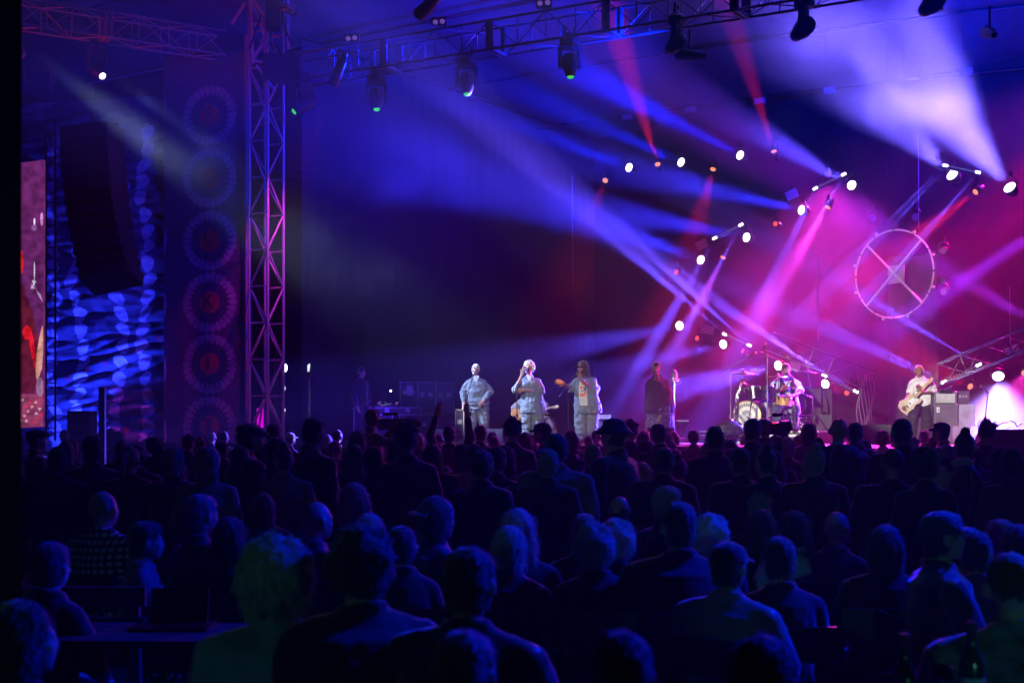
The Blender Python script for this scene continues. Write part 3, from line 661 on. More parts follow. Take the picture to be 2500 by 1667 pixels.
MB().prism([scr(37, 962, 1), scr(105, 962, 1), scr(105, 1040, 1), scr(37, 1043, 1)], (0, .0015, 0)).build('picture', e('screen_dusk', (.32, .05, .12)), t)
# line array
t = thing('line_array', 'long black curved line array of loudspeakers hanging in front of the wing cloth', 'loudspeaker', P(235, 300, 28.5))
cab = cached('cab', lambda: MB().prism([(-.56, -.3, .15), (.56, -.3, .15), (.56, .3, .12), (-.56, .3, .12)], (0, 0, -.27)).mesh('cabinet', BLK))
for k in range(12):
    f = k/11; px = 226+f*8+38*f**2.2; py = 330+f*345; q = Matrix.Rotation(rad(-4-26*f*f), 3, 'X') @ Matrix.Rotation(rad(-20), 3, 'Z')
    put('cabinet', cab, t, P(px, py, 28.6+.25*f)-wloc(t), q.to_quaternion(), BLK)
rod('hanging_frame', P(170, 318, 28.6), P(290, 305, 28.6), .04, BLKM, t, True); rod('chain', P(226, 320, 28.6), P(226, 120, 28.6), .02, BLKM, t)
# black boxes standing below
t = thing('speaker_box', 'tall black box standing before the bright foot of the wing cloth', 'loudspeaker', P(201, 1040, 28)*V3((1, 1, 0)))
MB().box(P(201, 1003, 28)+V3((0, 0, -.95)), (.44, .5, 1.9)).build('cabinet', mat('box_navy', (.015, .015, .03), .6), t); MB().box(P(201, 1003, 28)+V3((0, -.26, -.5)), (.38, .02, .9)).build('grille', BLK, t)
t = thing('delay_post', 'thin black upright post rising from the crowd at the left', 'post', P(250, 1040, 22)*V3((1, 1, 0)))
rod('post', P(250, 945, 22), V3((P(250, 0, 22).x, 22, 0)), .055, CLOTHK, t, True)
# ------------------------------------------------------------------ people
SKIN = {'fair': mat('skin_fair', (.55, .35, .27), .5, vary=.08), 'tan': mat('skin_tan', (.42, .25, .18), .5, vary=.08), 'brown': mat('skin_brown', (.25, .125, .08), .45, vary=.1)}
def hand(mb, w, el, h, curl=.5, fwd=None, up=None):
    """palm, four unequal bent fingers and a thumb at wrist w; the forearm comes from el"""
    d = (V3(w)-V3(el)).normalized() if fwd is None else V3(fwd).normalized()
    pl = V3(up).normalized() if up is not None else V3((0, -1, 0))
    pl = (pl-d*pl.dot(d));  pl = pl.normalized() if pl.length > .1 else V3((1, 0, 0))
    sd = d.cross(pl).normalized(); k = h*.1
    c = V3(w)+d*k*.5
    mb.loft([(V3(w)-d*.01, sd*.022*h, pl*.016*h), (V3(w)+d*k*.3, sd*.026*h, pl*.013*h), (V3(w)+d*k, sd*.027*h, pl*.011*h)], 8)
    for i, ln in enumerate((.9, 1.05, 1.0, .78)):
        p = V3(w)+d*k*.95+sd*(i-1.5)*.0135*h; L = .052*h*ln; a = curl*1.1
        e1 = p+(d*math.cos(a*.5)+pl*math.sin(a*.5))*L*.5; e2 = e1+(d*math.cos(a*1.3)+pl*math.sin(a*1.3))*L*.3; e3 = e2+(d*math.cos(a*2)+pl*math.sin(a*2))*L*.25
        mb.caps(p, e1, .0062*h, .0056*h, 6); mb.caps(e1, e2, .0056*h, .0052*h, 6); mb.caps(e2, e3, .0052*h, .0042*h, 6)
    p = V3(w)+d*k*.3-sd*.022*h; e1 = p+(d*.75-sd*.6+pl*.25).normalized()*.03*h; e2 = e1+(d*.9-sd*.1+pl*.5).normalized()*.024*h
    mb.caps(p, e1, .0075*h, .0065*h, 6); mb.caps(e1, e2, .0065*h, .005*h, 6)
HR = .0675   # half head height as a share of body height
def body_mesh(J, h, w, voxel, look=(0, 0, 0), curl=(.5, .5), bare=False, handdir=None):
    mb = MB(); j = {k: V3(v) for k, v in J.items()}
    Rm = (Matrix.Rotation(look[0], 3, 'Z') @ Matrix.Rotation(look[1], 3, 'X') @ Matrix.Rotation(look[2], 3, 'Y'))
    hc = j['head']
    def hp(x, y, z): return hc+Rm @ (V3((x, y, z))*h)
    def hb_(c, r, n=12): mb.ball(hp(*c), tuple(q*h for q in r), n, rot=Rm)
    hb_((0, .008, .008), (.0455, .056, .0585), 16); hb_((0, -.012, -.022), (.037, .043, .044), 14)
    hb_((0, -.035, -.053), (.017, .016, .012)); hb_((0, -.054, -.012), (.0075, .009, .012), 8); mb.caps(hp(0, -.05, .008), hp(0, -.057, -.014), .005*h, .008*h, 6)
    hb_((0, -.047, .012), (.03, .008, .006), 8); hb_((0, -.05, -.033), (.013, .006, .0055), 8)
    for s in (-1, 1): hb_((s*.0505, .008, -.006), (.009, .013, .021), 8); hb_((s*.024, -.04, -.012), (.011, .01, .01), 8)
    mb.caps(j['neck']-V3((0, 0, .02*h)), hc+Rm @ V3((0, .012*h, -.035*h)), .034*h, .031*h, 10)
    # trunk
    cx = lambda a, b, t: j[a].lerp(j[b], t)
    X = (j['shR']-j['shL']).normalized(); 
    sw = (j['shR']-j['shL']).length/2
    def ring(c, rx, ry): up = V3((0, 0, 1)); y = X.cross(V3((0, 0, 1))); y = V3((-X.y, X.x, 0)) if y.length < .1 else y; return (c, X*rx, y.normalized()*ry)
    k = h*w
    mb.loft([ring(cx('pel', 'waist', -.5), .075*k, .058*k), ring(j['pel'], .094*k, .07*k), ring(cx('pel', 'waist', .5), .095*k, .07*k), ring(j['waist'], .088*k, .066*k),
             ring(cx('waist', 'chest', .6), .095*k, .069*k), ring(j['chest'], max(.1*k, sw*.82), .068*k), ring(cx('chest', 'neck', .55), sw*.9, .056*k), ring(cx('chest', 'neck', .82), sw*.72, .045*h), ring(cx('chest', 'neck', 1.02), .04*h, .036*h)], 16)
    wl = 1+(w-1)*.6
    for s, c, hd in (('L', curl[0], 0), ('R', curl[1], 1)):
        mb.caps(j['sh'+s], j['el'+s], .031*h*wl, .025*h*wl); mb.caps(j['el'+s], j['wr'+s], .025*h*wl, .0165*h)
        hdv = handdir[hd] if handdir else None
        hand(mb, j['wr'+s], j['el'+s], h, c, fwd=hdv)
        mb.caps(j['hip'+s], j['kn'+s], .052*h*wl, .035*h*wl); mb.caps(j['kn'+s], j['an'+s], .034*h*wl, .021*h)
        f = V3((0, -1, 0)); a = j['an'+s]
        mb.loft([(a+V3((0, .025*h, -.015*h)), (.022*h, 0, 0), (0, 0, .022*h)), (a+V3((0, -.03*h, -.018*h)), (.026*h, 0, 0), (0, 0, .018*h)), (a+V3((0, -.09*h, -.024*h)), (.027*h, 0, 0), (0, 0, .012*h))], 8)
    return remesh(mb, 'body', voxel, SKIN['fair'], 2)
def top_mesh(J, h, w, voxel, m, sleeve=1.0, hem=-.15, amp=.02, loose=1.0, collar=True, hood=False, open_front=False):
    j = {k: V3(v) for k, v in J.items()}; mb = MB(); X = (j['shR']-j['shL']).normalized(); sw = (j['shR']-j['shL']).length/2
    y = V3((-X.y, X.x, 0)).normalized(); k = h*w; e = .010*h*loose
    cx = lambda a, b, t: j[a].lerp(j[b], t)
    rg = lambda c, rx, ry: (c, X*rx, y*ry)
    mb.loft([rg(cx('pel', 'waist', hem*3), .1*k+e*1.6, .078*k+e*1.3), rg(j['pel'], .1*k+e*1.5, .077*k+e*1.2), rg(cx('pel', 'waist', .5), .098*k+e, .074*k+e), rg(j['waist'], .092*k+e, .07*k+e), rg(cx('waist', 'chest', .6), .097*k+e, .072*k+e),
             rg(j['chest'], max(.1*k, sw*.84)+e, .07*k+e), rg(cx('chest', 'neck', .55), sw*.93+e, .058*k+e), rg(cx('chest', 'neck', .85), sw*.7+e*.6, .05*h), rg(cx('chest', 'neck', 1.02), .046*h, .044*h)], 18)
    wl = 1+(w-1)*.6
    for s in 'LR':
        mb.caps(j['neck']-V3((0, 0, .012*h))+(j['sh'+s]-j['neck'])*.12, j['sh'+s]-V3((0, 0, .006*h)), .03*h+e*.4, .033*h*wl+e*.5, 10)
        t = min(1, sleeve*2); mb.caps(j['sh'+s]-V3((0, 0, .008*h)), j['sh'+s].lerp(j['el'+s], t), .033*h*wl+e*.6, .031*h*wl+e*.8)
        if sleeve > .5:
            t = (sleeve-.5)*2*.96; mb.caps(j['el'+s], j['el'+s].lerp(j['wr'+s], t), .031*h*wl+e*.7, .022*h+e*.6)
    if collar: mb.torus(j['neck']+V3((0, .002*h, .014*h)), (0, -.25, 1), .042*h, .011*h, 16, 6)
    if hood: mb.ball(j['neck']+V3((0, .055*h, .0*h)), (.075*h, .045*h, .04*h), 12); mb.ball(j['neck']+V3((0, .06*h, -.04*h)), (.05*h, .03*h, .04*h), 10)
    return remesh(mb, 'top', voxel, m, 1, amp*.7, (6, 6, 8), extra=amp*.22, escale=22)
def trouser_mesh(J, h, w, voxel, m, flare=1.0, amp=.014, short=1.0, loose=1.0):
    j = {k: V3(v) for k, v in J.items()}; mb = MB(); k = h*w; e = .009*h*loose; wl = 1+(w-1)*.6
    X = (j['hipR']-j['hipL']).normalized(); y = V3((-X.y, X.x, 0)).normalized()
    mb.loft([(j['pel'].lerp(j['waist'], -.55), X*(.082*k+e), y*(.068*k+e)), (j['pel'], X*(.097*k+e), y*(.073*k+e)), (j['pel'].lerp(j['waist'], .6), X*(.095*k+e), y*(.07*k+e))], 16)
    for s in 'LR':
        mb.caps(j['hip'+s], j['kn'+s], .055*h*wl+e, .037*h*wl*(1+(flare-1)*.4)+e)
        d = (j['an'+s]-j['kn'+s]); q = d.to_track_quat('Z', 'Y'); a = q @ V3((1, 0, 0)); b = q @ V3((0, 1, 0)); r0 = .036*h*wl*(1+(flare-1)*.4)+e; r1 = (.027*h*flare)+e
        mb.loft([(j['kn'+s]-d*.05, a*r0, b*r0), (j['kn'+s].lerp(j['an'+s], .5), a*(r0+r1)/2, b*(r0+r1)/2), (j['kn'+s].lerp(j['an'+s], short), a*r1, b*r1)], 12)
    return remesh(mb, 'trousers', voxel, m, 1, amp, (8, 8, 12), extra=amp*.3, escale=36)
def std_joints(h=1.72, sw=.112, **kw):
    J = dict(pel=(0, .01, .53), waist=(0, .005, .62), chest=(0, .012, .735), neck=(0, .012, .835), head=(0, -.008, .929))
    for s, n in ((-1, 'L'), (1, 'R')):
        J['sh'+n] = (s*sw, .012, .785); J['el'+n] = (s*(sw+.03), .02, .62); J['wr'+n] = (s*(sw+.03), -.035, .485)
        J['hip'+n] = (s*.052, .01, .5); J['kn'+n] = (s*.058, -.012, .275); J['an'+n] = (s*.062, .01, .042)
    J.update(kw); return {k: V3(v)*h for k, v in J.items()}
def seat_joints(h=1.72, sw=.112, lean=0, **kw):
    J = dict(pel=(0, .0, .31), waist=(0, -.0-lean*.1, .40), chest=(0, .0-lean*.4, .515), neck=(0, 0-lean*.75, .61), head=(0, -.02-lean, .70))
    for s, n in ((-1, 'L'), (1, 'R')):
        J['sh'+n] = (s*sw, 0-lean*.6, .562); J['el'+n] = (s*(sw+.035), -.05-lean*.7, .42); J['wr'+n] = (s*(sw-.03), -.17-lean*.5, .36)
        J['hip'+n] = (s*.055, -.01, .295); J['kn'+n] = (s*.075, -.25, .285); J['an'+n] = (s*.075, -.24, .045)
    J.update(kw); return {k: V3(v)*h for k, v in J.items()}
# ---- hair and hats, centred on the head joint, front is -Y (metres for a 1.72 m person)
def hair_mesh(kind):
    mb = MB(); rnd = random.Random(hash_s(kind)); ex = .006; vox = .012; amp = .008; sc = (25, 25, 12)
    if kind == 'crop': mb.ball((0, .026, .028), (.082, .093, .096), 16); amp = .003
    elif kind == 'ring': mb.torus((0, .02, .0), (0, -.25, 1), .072, .017, 24, 8); mb.ball((0, .055, -.03), (.065, .05, .05), 12)
    elif kind == 'short': mb.ball((0, .026, .034), (.087, .1, .1), 16); mb.ball((0, .04, -.03), (.08, .07, .07), 12); mb.ball((0, -.035, .085), (.062, .05, .035), 10)
    elif kind == 'messy':
        mb.ball((0, .026, .034), (.089, .1, .1), 16)
        for i in range(46):
            a = rnd.uniform(0, 6.28); b = rnd.uniform(.25, 1.5); d = V3((math.cos(a)*math.cos(b), math.sin(a)*math.cos(b), math.sin(b)))
            if d.y < -.5 and d.z < .6: continue
            c = V3((0, .026, .04))+V3((d.x*.085, d.y*.09, d.z*.1)); mb.caps(c, c+d*.035+V3((rnd.uniform(-.02, .02), 0, 0)), .015, .005, 5)
    elif kind == 'long':
        mb.ball((0, .026, .034), (.09, .102, .104), 16); mb.loft([((0, .045, .02), (.096, 0, 0), (0, .075, 0)), ((0, .055, -.1), (.115, 0, 0), (0, .06, 0)), ((0, .065, -.2), (.125, 0, 0), (0, .05, 0)), ((0, .07, -.29), (.1, 0, 0), (0, .035, 0))], 16)
        amp = .012; sc = (55, 55, 5); ex = .007
    elif kind == 'bob':
        mb.ball((0, .026, .034), (.092, .103, .105), 16); mb.loft([((0, .03, .03), (.1, 0, 0), (0, .09, 0)), ((0, .035, -.05), (.108, 0, 0), (0, .085, 0)), ((0, .04, -.12), (.1, 0, 0), (0, .075, 0))], 16); amp = .008; sc = (50, 50, 6); ex = .006
    elif kind in ('curly', 'bigcurly'):
        big = kind == 'bigcurly'; N_ = 190 if big else 120
        mb.ball((0, .03, .03), (.09, .1, .1), 14)
        for i in range(N_):
            z = 1-2*(i+.5)/N_; a = i*2.39996; r_ = math.sqrt(1-z*z); d = V3((r_*math.cos(a), r_*math.sin(a), z))
            if d.y < -.35 and d.z < .45: continue
            if z < -.75: continue
            c = V3((0, .03, .02))+V3((d.x*.1, d.y*.105, d.z*.115))*(1.18 if big else 1)*rnd.uniform(.92, 1.1); mb.ball(c, (rnd.uniform(.017, .032)*(1.15 if big else 1),)*3, 7)
        amp = .01; ex = .006; vox = .009 if big else .011
    elif kind == 'bun': mb.ball((0, .026, .034), (.087, .1, .1), 16); mb.ball((0, .05, .14), (.045, .045, .04), 12); mb.ball((0, .04, -.03), (.078, .07, .07), 12)
    elif kind == 'tail': mb.ball((0, .026, .034), (.087, .1, .1), 16); mb.caps((0, .125, .05), (0, .15, -.16), .035, .018, 10); amp = .008; sc = (50, 50, 6)
    elif kind == 'hood': mb.ball((0, .03, .02), (.11, .115, .13), 16); mb.ball((0, .07, -.1), (.11, .07, .08), 12)
    elif kind == 'beanie': mb.ball((0, .022, .04), (.093, .104, .1), 16); mb.torus((0, .018, .02), (0, -.15, 1), .083, .016, 28, 8); amp = .003
    elif kind in ('cap', 'capback'):
        s = -1 if kind == 'cap' else 1
        mb.ball((0, .02, .05), (.09, .104, .078), 16); mb.loft([((0, .02, .03), (.092, 0, 0), (0, .106, 0)), ((0, .02, .055), (.09, 0, 0), (0, .103, 0))], 16)
        mb.prism([(x*.085, (.02 if s < 0 else .02)+s*(.085+.085*math.sqrt(max(0, 1-x*x*.85))), .032-.02*x*x) for x in (-1, -.7, -.35, 0, .35, .7, 1)]+[(.07, .02+s*.06, .035), (-.07, .02+s*.06, .035)], (0, 0, .014)); amp = .002; vox = .009
    elif kind == 'bucket': mb.ball((0, .02, .05), (.09, .1, .08), 16); mb.loft([((0, .02, .0), (.145, 0, 0), (0, .155, 0)), ((0, .02, .012), (.145, 0, 0), (0, .155, 0)), ((0, .02, .06), (.093, 0, 0), (0, .103, 0))], 20); amp = .003
    elif kind == 'flatcap': mb.ball((0, .01, .065), (.1, .13, .05), 16, rot=Matrix.Rotation(.12, 3, 'X')); mb.ball((0, -.105, .045), (.07, .05, .015), 12); amp = .002
    me = remesh(mb, kind, vox, HAIRM['dark'], 1, amp, sc, ex, 70)
    st = {'short': (1500, .035, .5), 'messy': (1500, .045, .1), 'long': (2000, .06, .9), 'bob': (1600, .045, .7), 'curly': (2600, .045, .1), 'bigcurly': (4500, .05, .1), 'bun': (400, .03, .5), 'tail': (400, .03, .5), 'crop': (1500, .02, .2), 'ring': (200, .02, .3)}.get(kind)
    if st: me = strands(me, st[0], st[1], 3, st[2])
    return me
def hash_s(s): return sum(ord(c)*(i+3) for i, c in enumerate(s))
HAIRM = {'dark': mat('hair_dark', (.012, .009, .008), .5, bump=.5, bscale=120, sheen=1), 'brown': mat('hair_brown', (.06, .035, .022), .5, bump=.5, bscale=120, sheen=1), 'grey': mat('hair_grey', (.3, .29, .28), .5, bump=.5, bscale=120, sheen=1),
         'blond': mat('hair_blond', (.6, .52, .36), .5, bump=.6, bscale=110, sheen=1), 'white': mat('hair_white', (.7, .68, .64), .5, bump=.5, bscale=110, sheen=1), 'red': mat('hair_red_lit', (.2, .05, .02), .5, sheen=1)}  # the red hair colour carries the red stage light on these heads
TOPM = {'k': mat('cloth_black', (.008, .008, .01), .9, sheen=1), 'n': mat('cloth_navy', (.02, .02, .035), .85, sheen=1), 'l': mat('cloth_light', (.6, .6, .64), .85, bump=.3, bscale=8, sheen=1), 'g': mat('cloth_grey', (.16, .16, .18), .9, sheen=1), 'w': mat('cloth_white', (.6, .6, .6), .85, sheen=1),
        'r': mat('cloth_dark_red', (.12, .01, .015), .85, sheen=1), 'd': mat('denim', (.05, .06, .1), .9, sheen=1), 'p': checked('cloth_check', (.02, .02, .03), (.75, .75, .8), 7), 'c': mat('cloth_camouflage', (.12, .16, .13), .9, vary=.8, vscale=14, sheen=1), 't': mat('cloth_teal', (.25, .35, .33), .85, sheen=1), 'y': mat('cloth_lime', (.25, .45, .03), .8, sheen=1)}
# ---- crowd archetypes: joints, body, top, trousers
ARCH = {}
def arche(k):
    if k in ARCH: return ARCH[k]
    seat = k[:2] == 'se'; w = {'slim': .92, 'mid': 1.05, 'wide': 1.28}[k.split('_')[1]]; sw = {'slim': .1, 'mid': .115, 'wide': .135}[k.split('_')[1]]; kind = k.split('_')[2] if k.count('_') > 1 else ''
    up = {}
    if kind == 'arms': up = dict(elL=(-.17, -.02, .9), wrL=(-.15, -.03, 1.05), elR=(.17, -.02, .92), wrR=(.12, -.03, 1.07))
    if kind == 'one': up = dict(elR=(.17, -.06, .84), wrR=(.15, -.1, .99))
    if kind == 'film': up = dict(elL=(-.15, -.12, .72), wrL=(-.05, -.2, .85), elR=(.15, -.12, .72), wrR=(.05, -.2, .85))
    if kind == 'bag': up = dict(wrL=(-.1, -.12, .6), wrR=(.1, -.12, .6))
    J = seat_joints(sw=sw, lean=.06 if kind == 'lean' else 0, **up) if seat else std_joints(sw=sw, **up)
    sl = .3 if kind == 'tee' else 1.0
    ARCH[k] = (J, body_mesh(J, 1.72, w, .0135), top_mesh(J, 1.72, w, .016, TOPM['k'], sl, -.12, .02, 1.15, hood=(kind == 'hood')), trouser_mesh(J, 1.72, w, .018, TOPM['n']))
    return ARCH[k]
HAIRS = {}
def person(px, ytop, wpx, pose, hair, top, label, hc='dark', skin='fair', yaw=0, hat=None, hatm=None, group=None, d=None, extra=0, trous='n'):
    J, b, tp, tr = arche(pose); seat = pose[:2] == 'se'
    z0 = (1.32 if seat else 1.72)+(.06 if hair == 'bigcurly' else .02 if hair == 'curly' else 0); lo, hi = (.86, 1.12) if seat else (.86, 1.12)
    hw = .3 if hair == 'bigcurly' else .24 if hair in ('curly', 'long', 'bob') else .2
    if d is None: d = min(25.2, F*hw/wpx)
    zt = H-(ytop-1040)/F*d; s = zt/z0
    if s < lo or s > hi:
        s = min(hi, max(lo, s)); dd = (ytop-1040)
        if abs(dd) > 12 and (H-s*z0)*dd > 0: d = min(25.2, max(2.2, (H-s*z0)*F/dd))
    x = (px-1250)/F*d
    t = thing('person', label, 'person', (x, d, 0), group, math.pi+yaw, s)
    put('body', b, t, mats=SKIN[skin]); put('top', tp, t, mats=TOPM[top]); put('trousers', tr, t, mats=TOPM[trous])
    hl = J['head']
    if hair != 'none':
        if hair not in HAIRS: HAIRS[hair] = hair_mesh(hair)
        put('hair', HAIRS[hair], t, hl, mats=TOPM[top] if hair == 'hood' else HAIRM[hc])
    if hat:
        if hat not in HAIRS: HAIRS[hat] = hair_mesh(hat)
        put('hat', HAIRS[hat], t, hl, mats=TOPM[hatm or 'n'], scale=(1.04, 1.04, 1.04))
    rr = random.Random(int(px*7+ytop)); t.rotation_euler = (rr.uniform(-.07, .07)*min(1, d/12), rr.uniform(-.06, .06)*min(1, d/12), math.pi+yaw+rr.uniform(-.45, .45))
    return t
# ------------------------------------------------------------------ performers on the stage
STRIPE = striped('denim_pinstripe', (.035, .055, .075), (.27, .32, .35), 16)
EYE = mat('eye_dark', (.01, .01, .01), .2); MOUTH = mat('lips', (.2, .04, .04), .5); GLASS = mat('sunglass_black', (.005, .005, .005), .1)
def performer(label, d, foot_px, jp, h, w, skin, look=(0, 0, 0), curl=(.6, .6), top=None, trous=None, hands=None, shoes=True):
    base = P(foot_px, 1040, d); base.z = 0; root = thing('person', label, 'person', V3((base.x, d, SZ)), 'performers on the stage')
    jp = {k: ((v[0], v[1]+(5 if k[:2] == 'sh' else -1 if k == 'neck' else 0))+tuple(v[2:])) for k, v in jp.items()}
    J = {k: P(v[0], v[1], d+(v[2] if len(v) > 2 else 0))-V3(root.location) for k, v in jp.items()}
    b = put('body', body_mesh(J, h, w, .009, look, curl, handdir=hands), root, mats=SKIN[skin])
    if trous: put('trousers', trouser_mesh(J, h, w, .012, trous[0], **trous[1]), root)
    if top: put('shirt', top_mesh(J, h, w, .012, top[0], **top[1]), root)
    Rm = (Matrix.Rotation(look[0], 3, 'Z') @ Matrix.Rotation(look[1], 3, 'X') @ Matrix.Rotation(look[2], 3, 'Y'))
    hd = J['head']; hp = lambda x, y, z: hd+Rm @ (V3((x, y, z))*h)
    mb = MB()
    for s in (-1, 1): mb.ball(hp(s*.0195, -.0465, .0), (.0055*h, .003*h, .0028*h), 8, rot=Rm)
    mb.build('eyes', EYE, root, False); MB().ball(hp(0, -.054, -.034), (.012*h, .004*h, .004*h), 8, rot=Rm).build('mouth', MOUTH, root, False)
    if shoes:
        for s in 'LR':
            a = J['an'+s]; MB().loft([(a+V3((0, .035*h, -.012*h)), (.026*h, 0, 0), (0, 0, .026*h)), (a+V3((0, -.03*h, -.016*h)), (.031*h, 0, 0), (0, 0, .023*h)), (a+V3((0, -.1*h, -.024*h)), (.03*h, 0, 0), (0, 0, .015*h))], 10).build('shoe', RUB, root, False, True)
    return root, J, Rm, hp
def hairput(root, J, Rm, kind, m, h, off=(0, 0, 0), sc=1.0, name='hair'):
    if kind not in HAIRS: HAIRS[kind] = hair_mesh(kind)
    return put(name, HAIRS[kind], root, J['head']+V3(off), Rm.to_quaternion(), m, (h/1.72*sc,)*3)
def mic_stand(label, base, top_, boom_end=None, mic=True, mlabel='black vocal microphone', tail=None, m=BLKM, r=.011, cat='microphone stand', legs=.3):
    base = V3(base); top_ = V3(top_); t = thing('microphone_stand', label, cat, base)
    rod('pole', base+V3((0, 0, .12)), top_, r, m, t); rod('lower_tube', base+V3((0, 0, .08)), base.lerp(top_, .55), r*1.5, m, t)
    for k in range(3):
        a = rad(90+120*k); rod('leg', base+V3((0, 0, .16)), base+V3((math.cos(a)*legs, math.sin(a)*legs, .012)), r*.9, m, t)
    MB().ball(top_, (.022,)*3, 8).build('clutch', BLK, t)
    e = top_
    if boom_end is not None:
        e = V3(boom_end); bk = top_+(top_-e)*.35 if tail is None else V3(tail); rod('boom', bk, e, r*.8, m, t)
    if mic: vocal_mic(e, (e-(top_ if boom_end is not None else e-V3((0, .1, .1)))).normalized(), mlabel)
    return t
def vocal_mic(p, ax, label, L=.17, head=None, body=None):
    p = V3(p); ax = V3(ax).normalized(); t = thing('microphone', label, 'microphone', p)
    MB().tube(p-ax*L, p, .011, .02, 10).build('handle', body or BLK, t, smooth=True); MB().ball(p+ax*.022, (.027,)*3, 10).build('grille', head or mat('mic_grille', (.35, .35, .37), .35, .8), t, smooth=True)
    return t
def floor(px, d, z=SZ): return V3(((px-1250)/F*d, d, z))

# first singer, platinum hair
d = 30.1
r, J, Rm, hp = performer('singer with short platinum hair in pinstripe denim, leftmost of the three front singers', d, 1165, dict(pel=(1168, 988), waist=(1167, 968), chest=(1164, 944), neck=(1162, 922), head=(1161, 904, -.03), shL=(1143, 930), elL=(1131, 958, .02), wrL=(1132, 982, -.1), shR=(1183, 930), elR=(1198, 956, .0), wrR=(1180, 978, -.24), hipL=(1157, 994), knL=(1151, 1036, -.02), anL=(1149, 1074), hipR=(1180, 994), knR=(1182, 1036, -.02), anR=(1184, 1074)), 1.62, 1.32, 'tan', (-.15, .28, .1), (.8, .5), (STRIPE, dict(sleeve=.92, hem=-.02, amp=.03, loose=1.5)), (STRIPE, dict(flare=1.7, amp=.025, loose=1.6)))
hairput(r, J, Rm, 'short', HAIRM['white'], 1.62, (0, 0, .01))
MB().prism([J['neck']+V3((-.07, -.12, .03)), J['neck']+V3((.07, -.12, .03)), J['neck']+V3((.0, -.155, -.17))], (0, .03, 0)).build('white_collar', TOPM['w'], r, False)
MB().torus(J['waist'].lerp(J['pel'], .6), (0, 0, 1), .235, .012, 30, 6).build('waist_seam', TOPM['d'], r, False)
mic_stand('black straight microphone stand with boom in front of the singer with platinum hair', floor(1141, d-.45), P(1140, 968, d-.45), P(1156, 914, d-.42), mlabel='vocal microphone below the chin of the singer with platinum hair', tail=P(1138, 974, d-.45))
# second singer
d = 29.3
r, J, Rm, hp = performer('singer with white curly hair and glasses, middle of the three front singers', d, 1297, dict(pel=(1300, 990), waist=(1299, 968), chest=(1296, 944), neck=(1292, 921), head=(1291, 899, -.03), shL=(1272, 927, -.02), elL=(1258, 952, -.12), wrL=(1274, 915, -.27), shR=(1314, 927), elR=(1321, 957, -.03), wrR=(1278, 952, -.3), hipL=(1287, 996), knL=(1286, 1036, -.02), anL=(1291, 1078), hipR=(1312, 996), knR=(1313, 1036), anR=(1304, 1078)), 1.66, 1.36, 'tan', (-.3, .08, 0), (1.0, 1.0), (STRIPE, dict(sleeve=.7, hem=-.28, amp=.03, loose=1.6)), (STRIPE, dict(flare=1.9, amp=.025, loose=1.7)), hands=[V3((.35, -.2, .9)), V3((-1, -.2, 0))])
hairput(r, J, Rm, 'curly', HAIRM['white'], 1.66, (0, .0, .015), 1.0)
mb = MB()
for s in (-1, 1): mb.torus(hp(s*.021, -.052, .001), Rm @ V3((0, 1, 0)), .017*1.66, .0035, 18, 5)
mb.tube(hp(-.006, -.054, .003), hp(.006, -.054, .003), .003).tube(hp(-.04, -.045, .004), hp(-.047, .0, .004), .003).tube(hp(.04, -.045, .004), hp(.047, .0, .004), .003)
mb.build('glasses', EYE, r, False); MB().prism([J['neck']+V3((-.05, -.12, .02)), J['neck']+V3((.05, -.12, .02)), J['neck']+V3((.0, -.16, -.15))], (0, .03, 0)).build('white_collar', TOPM['w'], r, False)
mic_stand('microphone stand gripped by the singer with white curly hair', floor(1262, d-.38), P(1262, 948, d-.35), P(1283, 905, d-.32), mlabel='vocal microphone at the mouth of the singer with white curly hair', tail=P(1250, 962, d-.36))
# third singer
d = 28.7
r, J, Rm, hp = performer('singer in sunglasses with long dark curls and open pinstripe shirt over a printed tee', d, 1430, dict(pel=(1434, 990), waist=(1432, 968), chest=(1430, 944), neck=(1424, 920), head=(1420, 897, -.03), shL=(1407, 927), elL=(1396, 949, -.08), wrL=(1379, 938, -.22), shR=(1449, 925), elR=(1444, 950, -.12), wrR=(1421, 930, -.3), hipL=(1420, 996), knL=(1417, 1036, -.02), anL=(1424, 1082), hipR=(1447, 996), knR=(1444, 1036, .04), anR=(1432, 1084, .05)), 1.70, 1.38, 'brown', (-.5, .0, 0), (.5, 1.1), (STRIPE, dict(sleeve=.66, hem=-.3, amp=.035, loose=1.8)), (STRIPE, dict(flare=2.0, amp=.03, loose=1.8)), hands=[V3((-1, -.3, .25)), V3((-.4, -.2, .9))])
hairput(r, J, Rm, 'long', HAIRM['dark'], 1.70, (0.02, 0, .0), 1.05)
MB().box(hp(-.02, -.053, .004), (.055, .02, .028), Rm).box(hp(.02, -.053, .004), (.055, .02, .028), Rm).tube(hp(-.04, -.045, .006), hp(-.048, .0, .006), .005).tube(hp(.04, -.045, .006), hp(.048, .0, .006), .005).build('sunglasses', GLASS, r, False)
c = J['chest']; f = -.235
tee = MB().prism([c+V3((-.12, f+.05, .14)), c+V3((-.02, f+.05, .14)), c+V3((.02, f+.02, -.1)), c+V3((.02, f, -.38)), c+V3((-.13, f, -.38)), c+V3((-.15, f+.01, -.1))], (0, .06, 0)).build('printed_tee', TOPM['w'], r, False)
